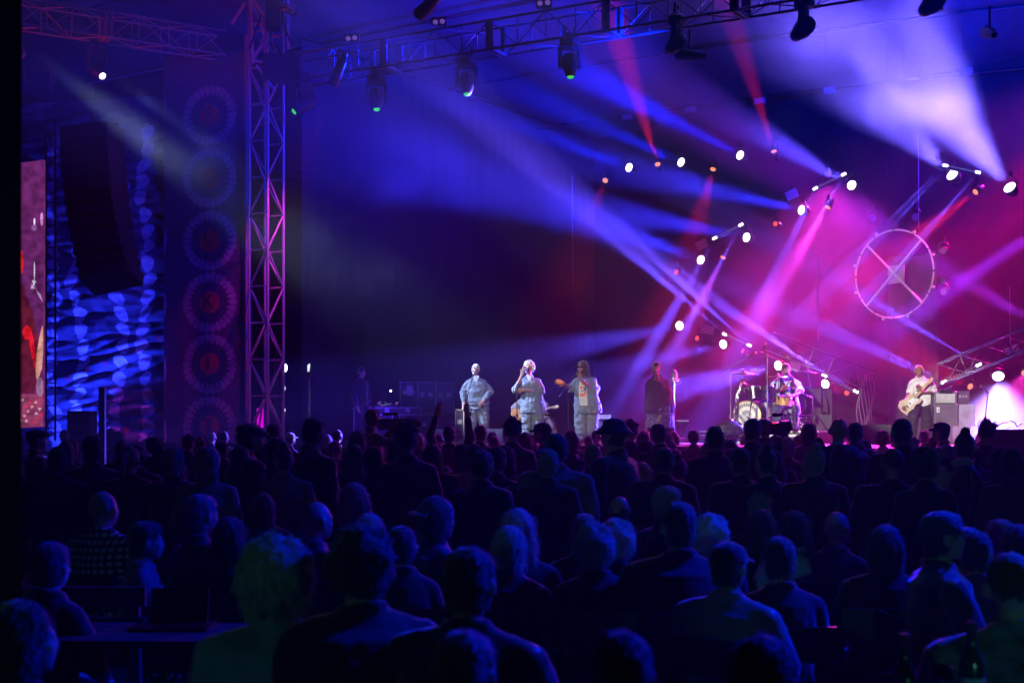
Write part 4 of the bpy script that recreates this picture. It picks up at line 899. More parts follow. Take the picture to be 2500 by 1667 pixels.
for i, (x, z, a, b_, cc) in enumerate(((-.07, .05, .07, .06, (.7, .3, .08)), (-.1, -.02, .05, .05, (.6, .12, .1)), (-.03, -.03, .06, .05, (.1, .12, .3)), (-.08, -.09, .06, .05, (.3, .35, .5)), (-.02, -.12, .05, .06, (.65, .2, .12)), (-.08, -.17, .1, .06, (.7, .15, .1)), (-.04, .1, .05, .03, (.75, .4, .1)))):
    MB().box(c+V3((x, f-.006-(.0 if z < -.1 else -.02), z)), (a, .01, b_)).build('print_patch', mat('print_%d' % i, cc, .8), tee, False)
mic_stand('microphone stand with boom beside the singer in sunglasses', floor(1388, d-.3), P(1387, 950, d-.35), P(1412, 904, d-.36), mlabel='vocal microphone at the mouth of the singer in sunglasses', tail=P(1366, 968, d-.35))
t = thing('shaker', 'small orange hand shaker held out by the singer in sunglasses', 'shaker', P(1368, 934, d-.3)); mb = MB()
MB().ball(P(1368, 932, d-.3), (.1, .04, .045), 10, rot=Matrix.Rotation(.35, 3, 'Y')).build('shell', mat('shaker_orange', (.6, .2, .05), .5), t, smooth=True); rod('grip', P(1374, 936, d-.28), P(1382, 942, d-.26), .014, BLK, t)
# woman in black
d = 29.5; KM = mat('knit_black', (.035, .025, .03), .9, bump=.3, bscale=20)
r, J, Rm, hp = performer('woman in a black poncho and sequin skirt singing into a hand-held microphone', d, 1612, dict(pel=(1611, 995), waist=(1609, 973), chest=(1607, 946), neck=(1604, 919), head=(1602, 899, -.04), shL=(1588, 927), elL=(1584, 957, -.05), wrL=(1584, 990, -.05), shR=(1624, 927), elR=(1627, 957, -.12), wrR=(1607, 931, -.26), hipL=(1600, 998), knL=(1600, 1040), anL=(1600, 1078), hipR=(1622, 998), knR=(1622, 1040), anR=(1622, 1078)), 1.62, 1.3, 'brown', (-.25, .1, .05), (.5, 1.0), (KM, dict(sleeve=.95, hem=-.3, amp=.03, loose=2.4)), None, hands=[None, V3((-.3, -.3, .8))])
MB().loft([(J['pel']+V3((0, 0, z)), (a, 0, 0), (0, b_, 0)) for z, a, b_ in ((-.66, .33, .22), (-.3, .3, .2), (-.05, .27, .19), (.15, .24, .17))], 28).build('skirt', mat('skirt_black', (.02, .015, .02), .6), r, False, True)
MB().loft([(J['waist']+V3((0, 0, z)), (a, 0, 0), (0, b_, 0)) for z, a, b_ in ((-.3, .32, .22), (-.1, .31, .22), (.12, .29, .2), (.3, .22, .16))], 28).build('poncho', KM, r, False, True)
mb = MB(); rn = random.Random(5)
for i in range(430):
    a = rn.uniform(-2.9, -.25); z = rn.uniform(-.62, .02); k = .285+.05*(-z/.6); q = Matrix.Rotation(a+1.57, 3, 'Z') @ Matrix.Rotation(-.7, 3, 'Y')
    mb.box(J['pel']+V3((math.cos(a)*k, math.sin(a)*k*.76, z)), (.03, .004, .008), q)
tag(mb.build('sequins', mat('sequin', (.9, .9, .95), .15, .9), r, False), kind='stuff')
hairput(r, J, Rm, 'short', HAIRM['dark'], 1.62, (0, 0, .015), 1.03)
vocal_mic(P(1602, 908, d-.3), (-.1, .3, .9), 'silver hand microphone at the mouth of the woman in black')
mic_stand('black microphone stand standing right in front of the woman in black', floor(1634, d-.5), P(1634, 958, d-.5), P(1623, 945, d-.5), mic=False, tail=P(1648, 962, d-.5))
# drummer
d = 28.6; LB = mat('tee_light_blue', (.42, .55, .68), .85, bump=.3, bscale=8)
r, J, Rm, hp = performer('drummer in a light blue tee and black knit cap seated behind the drums', d, 1916, dict(pel=(1917, 988), waist=(1917, 970), chest=(1918, 947), neck=(1919, 922), head=(1919, 903, -.05), shL=(1895, 930), elL=(1886, 957, -.1), wrL=(1907, 951, -.35), shR=(1943, 930), elR=(1954, 956, -.05), wrR=(1933, 968, -.35), hipL=(1905, 992), knL=(1895, 996, -.5), anL=(1897, 1044, -.42), hipR=(1930, 992), knR=(1942, 996, -.5), anR=(1941, 1044, -.42)), 1.74, 1.42, 'brown', (.1, -.1, 0), (1.1, 1.1), (LB, dict(sleeve=.42, hem=-.1, amp=.03, loose=2.0)), (TOPM['d'], dict(flare=1.1, amp=.02)), hands=[V3((.5, -.6, .3)), V3((-.6, -.6, .1))])
hairput(r, J, Rm, 'beanie', TOPM['k'], 1.74, name='knit_cap'); MB().ball(hp(0, -.042, -.045), (.028*1.74, .017*1.74, .016*1.74), 10).build('beard', HAIRM['dark'], r, False, True)
tw = MB()
for s, L in ((-1, .36), (1, .42)):
    p0 = J['neck']+V3((s*.05, .02, .06)); tw.loft([(p0, (.04, 0, 0), (0, .03, 0)), (J['neck']+V3((s*.085, -.1, -.0)), (.045, 0, 0), (0, .02, 0)), (J['chest']+V3((s*.1, -.2, .05)), (.05, 0, 0), (0, .014, 0)), (J['chest']+V3((s*.1, -.235, .12-L)), (.055, 0, 0), (0, .012, 0))], 10)
tw.torus(J['neck']+V3((0, .03, .05)), (0, -.3, 1), .075, .03, 20, 8); tw.build('towel', CLOTHK, r, False, True)
mm = text_mesh('MIAMI', .085, mat('tee_print_red', (.55, .05, .06), .8)); put('tee_lettering', mm, r, J['chest']+V3((0.0, -.222, .0)), Matrix.Rotation(math.pi/2, 3, 'X').to_quaternion())
MB().box(J['chest']+V3((0, -.215, -.09)), (.26, .012, .03)).box(J['chest']+V3((0, -.215, -.14)), (.3, .012, .03)).build('tee_print', mat('tee_print_grey', (.2, .25, .3), .8), r, False)
for a, b, w in (((1906, 955), (1930, 930), 'left'), ((1930, 970), (1905, 965), 'right')):
    t = thing('drumstick', 'red drumstick in the %s hand side of the drummer' % w, 'drumstick', P(*a, d-.45)); rod('stick', P(*a, d-.42), P(*b, d-.6), .012, mat('stick_red', (.5, .03, .04), .5), t)
t = thing('drum_stool', 'round black stool under the drummer', 'stool', floor(1917, d, SZ+.25)); MB().tube(floor(1917, d, 2.02), floor(1917, d, 1.9), .2, .2, 16).build('seat', BLK, t)
for k in range(3): rod('leg', floor(1917, d, 1.9), floor(1917, d, SZ+.25)+V3((.25*math.cos(2.1*k), .25*math.sin(2.1*k), .01)), .014, CHR, t)
# guitarist
d = 28.0; WT = mat('tee_white', (.62, .62, .6), .85, bump=.3, bscale=7)
r, J, Rm, hp = performer('guitarist in a white tee and black trousers leaning back and looking down', d, 2246, dict(pel=(2252, 988, .05), waist=(2251, 968), chest=(2250, 945), neck=(2247, 924), head=(2243, 905, -.06), shL=(2229, 930), elL=(2222, 958, -.08), wrL=(2209, 980, -.28), shR=(2271, 931), elR=(2279, 960, -.05), wrR=(2250, 957, -.3), hipL=(2240, 994), knL=(2229, 1018, -.45), anL=(2226, 1073, -.35), hipR=(2264, 994), knR=(2262, 1024, -.35), anR=(2258, 1075, -.2)), 1.76, 1.08, 'brown', (-.45, -.2, 0), (.7, 1.1), (WT, dict(sleeve=.46, hem=-.12, amp=.03, loose=2.2)), (mat('trousers_black', (.02, .018, .022), .8), dict(flare=1.5, amp=.02, loose=1.7)), hands=[V3((-.2, -.4, -.7)), V3((-.5, -.3, .6))])
hairput(r, J, Rm, 'crop', HAIRM['dark'], 1.76, name='hair')
def guitar(label, p_body, p_head, bodym, nr_=(0, -1, 0), sc=1.0, strap=None):
    a = V3(p_body); b = V3(p_head); ax = (b-a).normalized(); n = V3(nr_); n = (n-ax*n.dot(ax)).normalized(); sd = ax.cross(n); L = (b-a).length; t = thing('guitar', label, 'electric guitar', a)
    out = [(-.02, 0), (-.0, .12), (.1, .165), (.2, .12), (.27, .11), (.36, .15), (.43, .12), (.38, .05), (.36, 0), (.37, -.05), (.36, -.12), (.27, -.11), (.2, -.12), (.1, -.165), (0, -.12)]
    MB().prism([a+ax*x*sc+sd*y*sc-n*.02 for x, y in out], n*.045).build('body', bodym, t)
    MB().prism([a+ax*x*sc+sd*y*sc+n*.026 for x, y in ((.14, .05), (.25, .07), (.36, .1), (.38, .03), (.35, -.02), (.2, -.05))], n*.004).build('pickguard', WHT, t)
    MB().prism([a+ax*.34*sc+sd*.028, a+ax*(L-.16)+sd*.022, a+ax*(L-.16)-sd*.022, a+ax*.34*sc-sd*.028], n*.03).build('neck', mat('maple', (.5, .35, .18), .4), t)
    MB().prism([a+ax*(L-.17)+sd*.022, a+ax*(L-.1)+sd*.045, a+ax*L+sd*.03, a+ax*L-sd*.02, a+ax*(L-.17)-sd*.022], n*.016).build('headstock', mat('maple', (.5, .35, .18), .4), t)
    for k in range(6): MB().ball(a+ax*(L-.15+.025*k)+sd*.055, (.009,)*3, 6).build('tuning_peg', CHR, t)
    for k in (.12, .2): MB().box(a+ax*k*sc+n*.03, (.06, .02, .02), Matrix((sd, n, ax)).transposed()).build('pickup', CHR, t)
    return t
guitar('cream electric guitar held slanting by the guitarist in the white tee', P(2203, 1003, d-.33), P(2276, 922, d-.28), mat('guitar_cream', (.55, .47, .32), .3))
MB().prism([J['shR']+V3((-.04, -.09, .05)), J['shR']+V3((-.11, -.09, .06)), J['chest']+V3((-.02, -.17, -.12)), J['chest']+V3((.05, -.17, -.12))], (0, .012, 0)).build('guitar_strap', BLK, r, False)
t = thing('stool', 'stool behind the guitarist in the white tee', 'stool', floor(2262, d+.25)); MB().tube(floor(2262, d+.25, 2.0), floor(2262, d+.25, 1.94), .18, .18, 16).build('seat', BLK, t)
for k in range(4): rod('leg', floor(2262, d+.25, 1.94), floor(2262, d+.25)+V3((.2*math.cos(1.57*k+.7), .2*math.sin(1.57*k+.7), .01)), .014, BLKM, t)
# seated guitarist behind the second singer
d = 30.6
r, J, Rm, hp = performer('seated guitarist in brown trousers half hidden behind the middle front singer', d, 1302, dict(pel=(1298, 1022), waist=(1298, 1006), chest=(1297, 984), neck=(1298, 964), head=(1299, 947, -.06), shL=(1277, 970), elL=(1256, 996, .02), wrL=(1272, 1012, -.25), shR=(1318, 970), elR=(1333, 992, -.1), wrR=(1331, 1004, -.3), hipL=(1288, 1024), knL=(1282, 1030, -.45), anL=(1284, 1068, -.4), hipR=(1310, 1024), knR=(1346, 1028, -.3), anR=(1354, 1066, -.35)), 1.7, 1.05, 'brown', (0, -.2, 0), (.9, 1.0), (TOPM['g'], dict(sleeve=.9, hem=-.05, amp=.03, loose=1.4)), (mat('trousers_brown', (.12, .07, .05), .85), dict(flare=1.2, amp=.02, loose=1.3)))
hairput(r, J, Rm, 'crop', HAIRM['dark'], 1.7)
guitar('orange sunburst guitar of the seated guitarist, pale neck pointing right', P(1250, 1017, d-.3), P(1363, 990, d-.4), mat('guitar_sunburst', (.55, .2, .04), .25))
t = thing('chair', 'plain chair under the seated guitarist', 'chair', floor(1298, d)); MB().box(floor(1298, d, 1.62), (.42, .42, .04)).build('seat', BLK, t); MB().box(floor(1298, d+.21, 1.9), (.42, .03, .35)).build('backrest', BLK, t)
for a in (-1, 1):
    for b_ in (-1, 1): rod('leg', floor(1298, d, 1.62)+V3((a*.18, b_*.18, 0)), floor(1298, d)+V3((a*.19, b_*.19, 0)), .012, CHR, t)
# ------------------------------------------------------------------ drum kit, each piece a thing
RZ = SZ+.25
t = thing('drum_riser', 'low white edged platform under the drum kit', 'riser', floor(1880, 28.9)); q = QS
rc = V3(floor(1893, 28.9)); RIS = mat('riser_black', (.03, .03, .03), .5); WED = mat('riser_edge_white', (.8, .8, .82), .4)
MB().box(rc+V3((0, 0, .12)), (2.55, 2.2, .22), q).build('platform', RIS, t)
MB().box(rc-VX*1.11+V3((0, 0, .235)), (2.56, .03, .035), q).build('edge_rail', WED, t); MB().box(rc-VX*1.11+V3((0, 0, .155)), (2.56, .03, .045), q).build('edge_rail', WED, t); MB().box(rc-VX*1.11+V3((0, 0, .02)), (2.56, .03, .03), q).build('edge_rail', WED, t)
t = thing('floor_strip', 'bright white strip on the stage floor left of the drum riser', 'strip', floor(1712, 28.2)); MB().box(floor(1712, 28.2, SZ+.04), (.85, .04, .05)).box(floor(1712, 28.2, SZ+.1), (.85, .04, .02)).build('strip', WED, t)
DK = mat('drum_black', (.03, .02, .035), .15, .3); HEADM = mat('drum_head', (.6, .58, .5), .5)
def drum(label, c, ax, R, L, m, hoop=CHR, lugs=8, front=HEADM, name='drum', back=None):
    c = V3(c); ax = V3(ax).normalized(); t = thing(name, label, 'drum', c); x = ax.orthogonal().normalized(); y = ax.cross(x)
    MB().loft([(c, x*R, y*R), (c+ax*L, x*R, y*R)], 28).build('shell', m, t, smooth=False)
    for z in (0, L): MB().torus(c+ax*z, ax, R+.008, .012, 32, 6).build('hoop', hoop, t, smooth=True)
    MB().loft([(c-ax*.004, x*R*.98, y*R*.98), (c-ax*.008, x*R*.9, y*R*.9)], 28).build('head', front, t)
    for k in range(lugs):
        a = 2*math.pi*k/lugs; e = x*math.cos(a)+y*math.sin(a); MB().tube(c+e*(R+.012)+ax*.0, c+e*(R+.012)+ax*L*.32, .008, .008, 6).box(c+e*(R+.012)+ax*L*.3, (.02, .02, .03)).build('lug', CHR, t)
    return t
d = 28.05; bc = P(1823, 1015, d); bax = V3((.52, .85, 0)); Rb = .285
BH = mat('bass_head_cream', (.75, .72, .6), .5)
t = drum('big black bass drum with a cream printed front head', bc, bax, Rb, .46, DK, mat('hoop_gold', (.6, .45, .15), .3, .4), 10, BH, 'bass_drum')
x = V3((.85, -.52, 0)); y = V3((0, 0, 1)); nb = -bax.normalized()
for k in range(28):
    a = 2*math.pi*k/28; e = x*math.cos(a)+y*math.sin(a); s_ = -x*math.sin(a)+y*math.cos(a); c = bc+e*Rb*.76+nb*.010
    MB().prism([c+e*Rb*.13*math.cos(u)+s_*Rb*.068*math.sin(u) for u in [2*math.pi*i/9 for i in range(9)]], nb*.003).build('petal_print', mat('print_slate', (.12, .13, .16), .6), t)
MB().prism([bc+nb*.01+(x*math.cos(u)+y*math.sin(u))*Rb*.4 for u in [2*math.pi*i/20 for i in range(20)]], nb*.003).build('centre_print', mat('print_grey', (.3, .31, .33), .6), t)
me = text_mesh('Folke', .125, mat('print_cream', (.8, .78, .68), .6)); put('lettering', me, t, nb*.018, Matrix((x, y, nb)).transposed().to_quaternion())
drum('black rack tom tilted on the left above the bass drum', P(1838, 945, d+.1), (.12, -.1, -1), .155, .24, DK)
drum('black rack tom beside it, right above the bass drum', P(1872, 945, d+.15), (-.05, -.1, -1), .14, .22, DK)
drum('purple grey floor tom low between the bass drum and the snare', P(1872, 983, d+.45), (0, -.05, -1), .2, .3, mat('drum_plum', (.12, .06, .12), .3))
drum('golden wood snare drum in front of the drummer', P(1914, 969, d+.05), (-.08, .05, -1), .17, .17, mat('drum_gold', (.6, .33, .08), .25, .3), 10 and CHR, 10)
BR = mat('cymbal_bronze', (.5, .33, .16), .25, .9)
def cymbal(label, px, py, dd, R, tilt, base_px, base_z=None, m=BR):
    c = P(px, py, dd); t = thing('cymbal_stand', label, 'cymbal', floor(base_px, dd, RZ)); q = Matrix.Rotation(tilt, 3, 'Y') @ Matrix.Rotation(.12, 3, 'X')
    MB().loft([(c+q @ V3((0, 0, z)), q @ V3((r_, 0, 0)), q @ V3((0, r_, 0))) for z, r_ in ((-.022, R), (-.018, R), (0, R*.35), (.02, R*.2), (.034, R*.1), (.036, R*.02))], 32).build('cymbal', m, t, smooth=True)
    MB().tube(c+V3((0, 0, .03)), c+V3((0, 0, .07)), .012).build('wing_nut', CHR, t)
    f = floor(base_px, dd, RZ); mid = V3((f.x, f.y, (c.z+f.z)*.5+.1)); rod('boom', mid, c-V3((0, 0, .02)), .009, CHR, t); rod('pole', f+V3((0, 0, .2)), mid, .014, CHR, t)
    MB().ball(mid, (.03,)*3, 8).ball(f+V3((0, 0, .42)), (.026,)*3, 8).build('clamp', CHR, t)
    for k in range(3):
        a = rad(80+120*k); rod('leg', f+V3((0, 0, .38)), f+V3((.28*math.cos(a), .28*math.sin(a), .012)), .009, CHR, t)
cymbal('golden crash cymbal highest on the left of the kit', 1816, 910, d+.1, .21, -.03, 1796)
cymbal('small reddish cymbal tilted below the left crash', 1812, 930, d, .15, .45, 1800)
cymbal('flat ride cymbal in front of the shoulder of the drummer', 1899, 917, d+.2, .2, -.02, 1903)
cymbal('dark crash cymbal right of the head of the drummer', 1972, 906, d+.3, .2, .05, 1984, m=mat('cymbal_dark', (.15, .12, .1), .3, .8))
cymbal('hi-hat pair at the right hand of the drummer', 1942, 943, d-.1, .145, .0, 1942)
t = thing('drum_hardware', 'tangle of chrome clamps and pedals under the toms', 'drum hardware', floor(1900, d, RZ)); rn = random.Random(3)
for i in range(16):
    px = rn.uniform(1796, 1990); a = floor(px, d-.1+rn.uniform(0, .5), RZ+.02); rod('tube', a+V3((0, 0, rn.uniform(0, .1))), a+V3((rn.uniform(-.3, .3), rn.uniform(-.1, .1), rn.uniform(.1, .5))), .01, CHR, t)
for px, py in ((1800, 950), (1806, 965), (1798, 985), (1880, 950), (1884, 965), (1878, 985), (1892, 940), (1900, 955), (1890, 975), (1811, 955), (1846, 962), (1868, 958)):
    MB().box(P(px, py, d-.02), (.045, .04, .06)).ball(P(px+2, py-4, d-.02), (.018,)*3, 6).build('clamp', CHR, t)
MB().box(floor(1935, d-.55, RZ+.05), (.1, .3, .03), Matrix.Rotation(.25, 3, 'X')).build('pedal', CHR, t)
mic_stand('tall microphone stand left of the drums with a long boom rising right', floor(1784, 28), P(1784, 905, 28), P(1843, 862, 28), mlabel='slim overhead microphone left above the drums', tail=P(1768, 905, 28), m=mat('stand_grey', (.15, .15, .17), .4, .7))
mic_stand('tallest microphone stand in front of the drums with a boom falling right', floor(1873, 27.7), P(1873, 862, 27.7), P(1912, 884, 27.9), mic=False, tail=P(1855, 858, 27.7), m=mat('stand_grey', (.15, .15, .17), .4, .7))
vocal_mic(P(1868, 842, 27.7), (.1, 0, 1), 'upright overhead microphone on the tallest stand above the drums')
mic_stand('short microphone stand leaning before the bass drum', floor(1822, 27.3), P(1834, 985, 27.4), P(1842, 958, 27.5), mic=False)
mic_stand('short microphone stand at the right of the drums', floor(1968, 27.9), P(1967, 965, 27.9), P(1975, 968, 27.9), mlabel='white tipped microphone right of the snare')
t = thing('cable_bag', 'crumpled black plastic bag on the riser edge left of the bass drum', 'bag', floor(1785, 27.7)); mb = MB().ball(floor(1782, 27.7, SZ+.3), (.28, .2, .17), 14)
m_ = remesh(mb, 'bag', .02, mat('bin_bag', (.02, .02, .025), .15), 1, .05, (9, 9, 9), .02, 30); o = put('sheet', m_, t); m_.transform(Matrix.Translation(-wloc(t)))
# tall retro microphone and music stand right of the woman in black
t = thing('giant_microphone', 'tall silver stage lantern shaped like an old microphone on a pole', 'stage prop', floor(1645, 30)); c = P(1645, 905, 30); SV = mat('brushed_silver', (.4, .36, .42), .35, .8)
MB().loft([(c+V3((0, 0, z)), (a, 0, 0), (0, a, 0)) for z, a in ((.02, .02), (.0, .05), (-.05, .072), (-.1, .078), (-.135, .078))], 18).build('dome', SV, t, smooth=True)
for k in range(12): a = rad(30*k); rod('grille_bar', c+V3((.074*math.cos(a), .074*math.sin(a), -.06)), c+V3((.08*math.cos(a), .08*math.sin(a), -.18)), .006, SV, t)
MB().tube(c+V3((0, 0, -.18)), c+V3((0, 0, -.22)), .1, .1, 18).tube(c+V3((0, 0, -.1)), c+V3((0, 0, -.18)), .06, .06, 12).build('base_ring', SV, t); rod('pole', c+V3((0, 0, -.2)), floor(1645, 30), .02, SV, t)
MB().box(P(1657, 925, 30), (.07, .04, .04)).tube(P(1649, 939, 30), P(1660, 936, 30), .01).tube(P(1660, 936, 30), P(1664, 930, 30), .008).build('arm', SV, t); MB().tube(floor(1645, 30, SZ+.03), floor(1645, 30), .2, .22, 20).build('foot', BLK, t)
t = thing('side_table', 'small low table with a bright edge beside the woman in black', 'table', floor(1666, 30)); MB().box(P(1666, 1027, 30), (.23, .3, .03)).build('table_top', WHT, t); MB().box(P(1666, 1033, 30), (.2, .26, .06)).build('apron', BLKM, t)
for a in (-1, 1): rod('leg', P(1666+a*9, 1030, 30), floor(1666+a*9, 30), .012, BLKM, t)
# wedges
def wedge(px, w, py, d, label, m, face=WHT):
    f = floor(px, d); W_ = w/F*d; t = thing('stage_monitor', label, 'monitor wedge', f, 'wedge monitors along the stage front'); hgt = H+(1040-py)/F*d-SZ
    x = W_/2; MB().prism([f+V3((-x, -.05, 0)), f+V3((-x, .45, 0)), f+V3((-x, .32, hgt)), f+V3((-x, .1, hgt))], (W_, 0, 0)).build('cabinet', m, t)
    MB().prism([f+V3((-x+.02, .315, hgt+.003)), f+V3((x-.02, .315, hgt+.003)), f+V3((x-.02, .11, hgt+.003)), f+V3((-x+.02, .11, hgt+.003))], (0, 0, .002)).prism([f+V3((-x+.02, -.06, .02)), f+V3((x-.02, -.06, .02)), f+V3((x-.02, .09, hgt-.01)), f+V3((-x+.02, .09, hgt-.01))], (0, -.004, 0)).build('face', face, t); return t
GW = mat('wedge_pale', (.32, .35, .35), .7); GD = mat('wedge_grey', (.06, .06, .065), .8)
wedge(1071, 42, 1048, 28.6, 'pale sheet-like wedge left of the singer with platinum hair', GW, GW); wedge(1202, 52, 1047, 28.4, 'pale wedge between the two left singers', GW, GW)
wedge(1615, 64, 1044, 27.4, 'grey wedge at the feet of the woman in black', GD, GD); wedge(2142, 74, 1037, 26.3, 'large dark grey wedge left of the guitarist', GD, GD); wedge(2010, 46, 1012, 28.8, 'dark drum fill wedge right of the kit', GD, GD)
# backline right of the drummer
def cabinet(name, label, px, py0, py1, w, d, depth, m, face=None, cat='amplifier', base=None, parts=None, edge=None):
    z1 = H+(1040-py0)/F*d; z0 = H+(1040-py1)/F*d; c = V3(((px-1250)/F*d, d, (z0+z1)/2)); W_ = w/F*d; t = thing(name, label, cat, V3((c.x, c.y, z0)))
    MB().box(c+V3((0, depth/2, 0)), (W_, depth, z1-z0)).build('case', m, t); hh = z1-z0
    if face: MB().box(c+V3((0, -.008, 0)), (W_*.9, .014, hh*.84)).build('grille_cloth', face, t)
    if edge:
        for s in (-1, 1):
            rod('edge', c+V3((s*W_/2, 0, -hh/2)), c+V3((s*W_/2, 0, hh/2)), .012, edge, t, True)
        rod('edge', c+V3((-W_/2, 0, hh/2)), c+V3((W_/2, 0, hh/2)), .012, edge, t, True); rod('edge', c+V3((-W_/2, 0, -hh/2)), c+V3((W_/2, 0, -hh/2)), .012, edge, t, True)
        for s in (-1, 1):
            for s2 in (-1, 1): MB().ball(c+V3((s*W_/2, 0, s2*hh/2)), (.03,)*3, 6).build('corner', edge, t)
    return t, c, W_, hh
cabinet('loudspeaker_cabinet', 'tall black cabinet behind the right cymbals', 1976, 947, 1018, 62, 30, .6, mat('cab_black', (.025, .025, .03), .5), mat('cab_cloth_grey', (.05, .05, .05), .9), edge=BLKM)
cabinet('loudspeaker_cabinet', 'black cabinet with a small handle right of the tall one', 2018, 947, 1018, 26, 30, .6, mat('cab_black', (.025, .025, .03), .5))
t = thing('rack_base', 'white louvred rack under the black cabinets behind the drums', 'rack', floor(1975, 29.6))
MB().box(P(1975, 1040, 29.8), (.55, .3, .42)).build('case', BLKM, t)
for k in range(7): rod('louvre', P(1945, 1013+k*7, 29.55), P(2006, 1013+k*7, 29.55), .014, WED, t, True)
cabinet('amplifier_head', 'silver faced amplifier head on the bass cabinet beside the guitarist', 2308, 958, 985, 52, 27.6, .28, BLK, mat('grille_silver', (.5, .48, .5), .5, .3), edge=ALU)
t, c, W_, hh = cabinet('amplifier_head', 'purple lit black box beside the silver amplifier head', 2351, 954, 986, 31, 27.7, .3, mat('box_purple_lit', (.09, .05, .1), .5))  # purple light is mixed into the colour of the black box
for k in range(3): MB().box(c+V3((-.06+.06*k, -.01, .02)), (.035, .015, .05)).build('logo', mat('logo_grey', (.3, .25, .3), .4), t)
t = thing('mixer', 'small mixer with cables on the silver amplifier', 'mixer', P(2310, 955, 27.5)); MB().box(P(2305, 955, 27.55), (.22, .2, .05)).build('case', BLK, t)
for k in range(6): MB().ball(P(2296+k*5, 951-(k % 2)*3, 27.45), (.014,)*3, 6).build('plug', CHR, t)
rod('antenna', P(2305, 950, 27.5), P(2325, 942, 27.5), .008, ALU, t)
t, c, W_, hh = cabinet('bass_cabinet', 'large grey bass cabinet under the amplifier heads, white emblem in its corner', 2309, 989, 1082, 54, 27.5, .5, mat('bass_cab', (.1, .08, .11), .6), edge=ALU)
for k in range(14): rod('grille_line', c+V3((-W_*.45, -.008, hh*(.44-.065*k))), c+V3((W_*.45, -.008, hh*(.44-.065*k))), .006, mat('grille_line', (.2, .16, .22), .5), t)
MB().box(c+V3((-W_*.36, -.02, hh*.38)), (.055, .01, .1)).build('emblem', WHT, t); put('emblem_letter', text_mesh('S', .075, BLK, .003), t, c+V3((-W_*.36, -.03, hh*.38))-wloc(t), Matrix.Rotation(math.pi/2, 3, 'X').to_quaternion())
t, c, W_, hh = cabinet('loudspeaker_cabinet', 'lavender lit cabinet with chamfered shoulder at the right of the bass cabinet', 2359, 987, 1040, 44, 27.6, .5, mat('cab_lavender_lit', (.3, .26, .36), .6))  # lavender glow of the lamp is put into the cabinet colour
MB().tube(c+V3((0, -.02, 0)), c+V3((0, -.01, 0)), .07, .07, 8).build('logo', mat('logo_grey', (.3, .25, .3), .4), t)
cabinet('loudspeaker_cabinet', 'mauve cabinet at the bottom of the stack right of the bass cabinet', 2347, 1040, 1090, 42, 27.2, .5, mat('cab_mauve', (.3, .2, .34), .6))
mic_stand('microphone stand standing alone in the pale light at the right edge', floor(2400, 26.5), P(2412, 958, 26.5), P(2396, 945, 26.5), mlabel='dark microphone on the lone stand at the right', m=mat('stand_grey', (.15, .15, .17), .4, .7), tail=P(2413, 960, 26.5))
t = thing('cable_loop', 'pale cables looping on the floor by the lone microphone stand', 'cables', floor(2450, 26.5)); MB().path([P(2430+i*9, 1036+6*math.sin(i*1.3)-(i % 3)*4, 26.6) for i in range(8)], .012).build('cable', WHT, t)
t = thing('monitor_screen_back', 'dark flat box in front of the stage at the right edge', 'box', P(2465, 1040, 20)*V3((1, 1, 0))); MB().box(P(2465, 1080, 20)+V3((0, .15, 0)), (.6, .3, .37)).box(P(2465, 1120, 20)+V3((0, .15, -.1)), (.5, .25, .5)).box(P(2465, 1220, 20)+V3((0, .15, -.1)), (.1, .1, .95)).build('case', mat('box_navy', (.015, .015, .03), .6), t)
# amp behind third singer, cables, bottle
cabinet('guitar_amplifier', 'small amplifier with a bright white top behind the singer in sunglasses', 1460, 1024, 1075, 60, 30.6, .3, BLKM, mat('grille_brown', (.2, .17, .2), .8)); MB().box(P(1474, 1017, 30.7), (.3, .2, .09)).build('lit_box', WHT, t)
t = thing('water_bottle', 'small bottle with a white label on the floor behind the guitarist', 'bottle', floor(2237, 28.6)); MB().tube(P(2237, 1030, 28.4), P(2237, 1019, 28.4), .035, .035, 12).tube(P(2237, 1019, 28.4), P(2237, 1014, 28.4), .03, .012, 12).build('bottle', mat('bottle_dark', (.05, .06, .08), .15), t); MB().box(P(2237, 1025, 28.35), (.05, .01, .07)).build('label', WHT, t)
# flight cases at the left rear
FC = mat('flight_case_blue', (.06, .06, .09), .5); ED = mat('case_edge', (.4, .4, .42), .35, .8); LK = mat('case_lock', (.5, .5, .52), .3, .8)
def fcase(px0, px1, py0, py1, d, label, locks=2, m=FC, dep=.6):
    t, c, W_, hh = cabinet('flight_case', label, (px0+px1)/2, py0, py1, px1-px0, d, dep, m, None, 'flight case', edge=ED)
    for k in range(locks): MB().box(c+V3(((k+.5)/locks-.5, 0, 0))*W_*.9+V3((0, -.014, hh*.1)), (.1, .02, .1)).ball(c+V3(((k+.5)/locks-.5, 0, 0))*W_*.9+V3((0, -.03, hh*.1)), (.02,)*3, 6).build('latch', LK, t)
    return t
fcase(977, 1019, 933, 994, 33.5, 'upright flight case with a pale sheet, leftmost of the tall three')
fcase(1020, 1063, 933, 1008, 33.4, 'upright flight case in the middle of the tall three')
fcase(1065, 1107, 935, 1008, 33.3, 'upright flight case nearest the singer with platinum hair')
fcase(914, 1027, 995, 1010, 32.6, 'long flat case with violet edges lying on top of the others', 2)
fcase(864, 912, 997, 1073, 32.7, 'blue flight case behind the camera operator'); fcase(915, 958, 1012, 1073, 32.5, 'left lower flight case under the long flat one', 1)
fcase(975, 1020, 1012, 1073, 32.4, 'right lower flight case under the long flat one', 1); fcase(1024, 1068, 1012, 1073, 32.3, 'flight case low beside the pale wedge', 2)
fcase(1112, 1132, 1000, 1073, 31.8, 'dark rack with a pale edge directly left of the singer with platinum hair', 1)
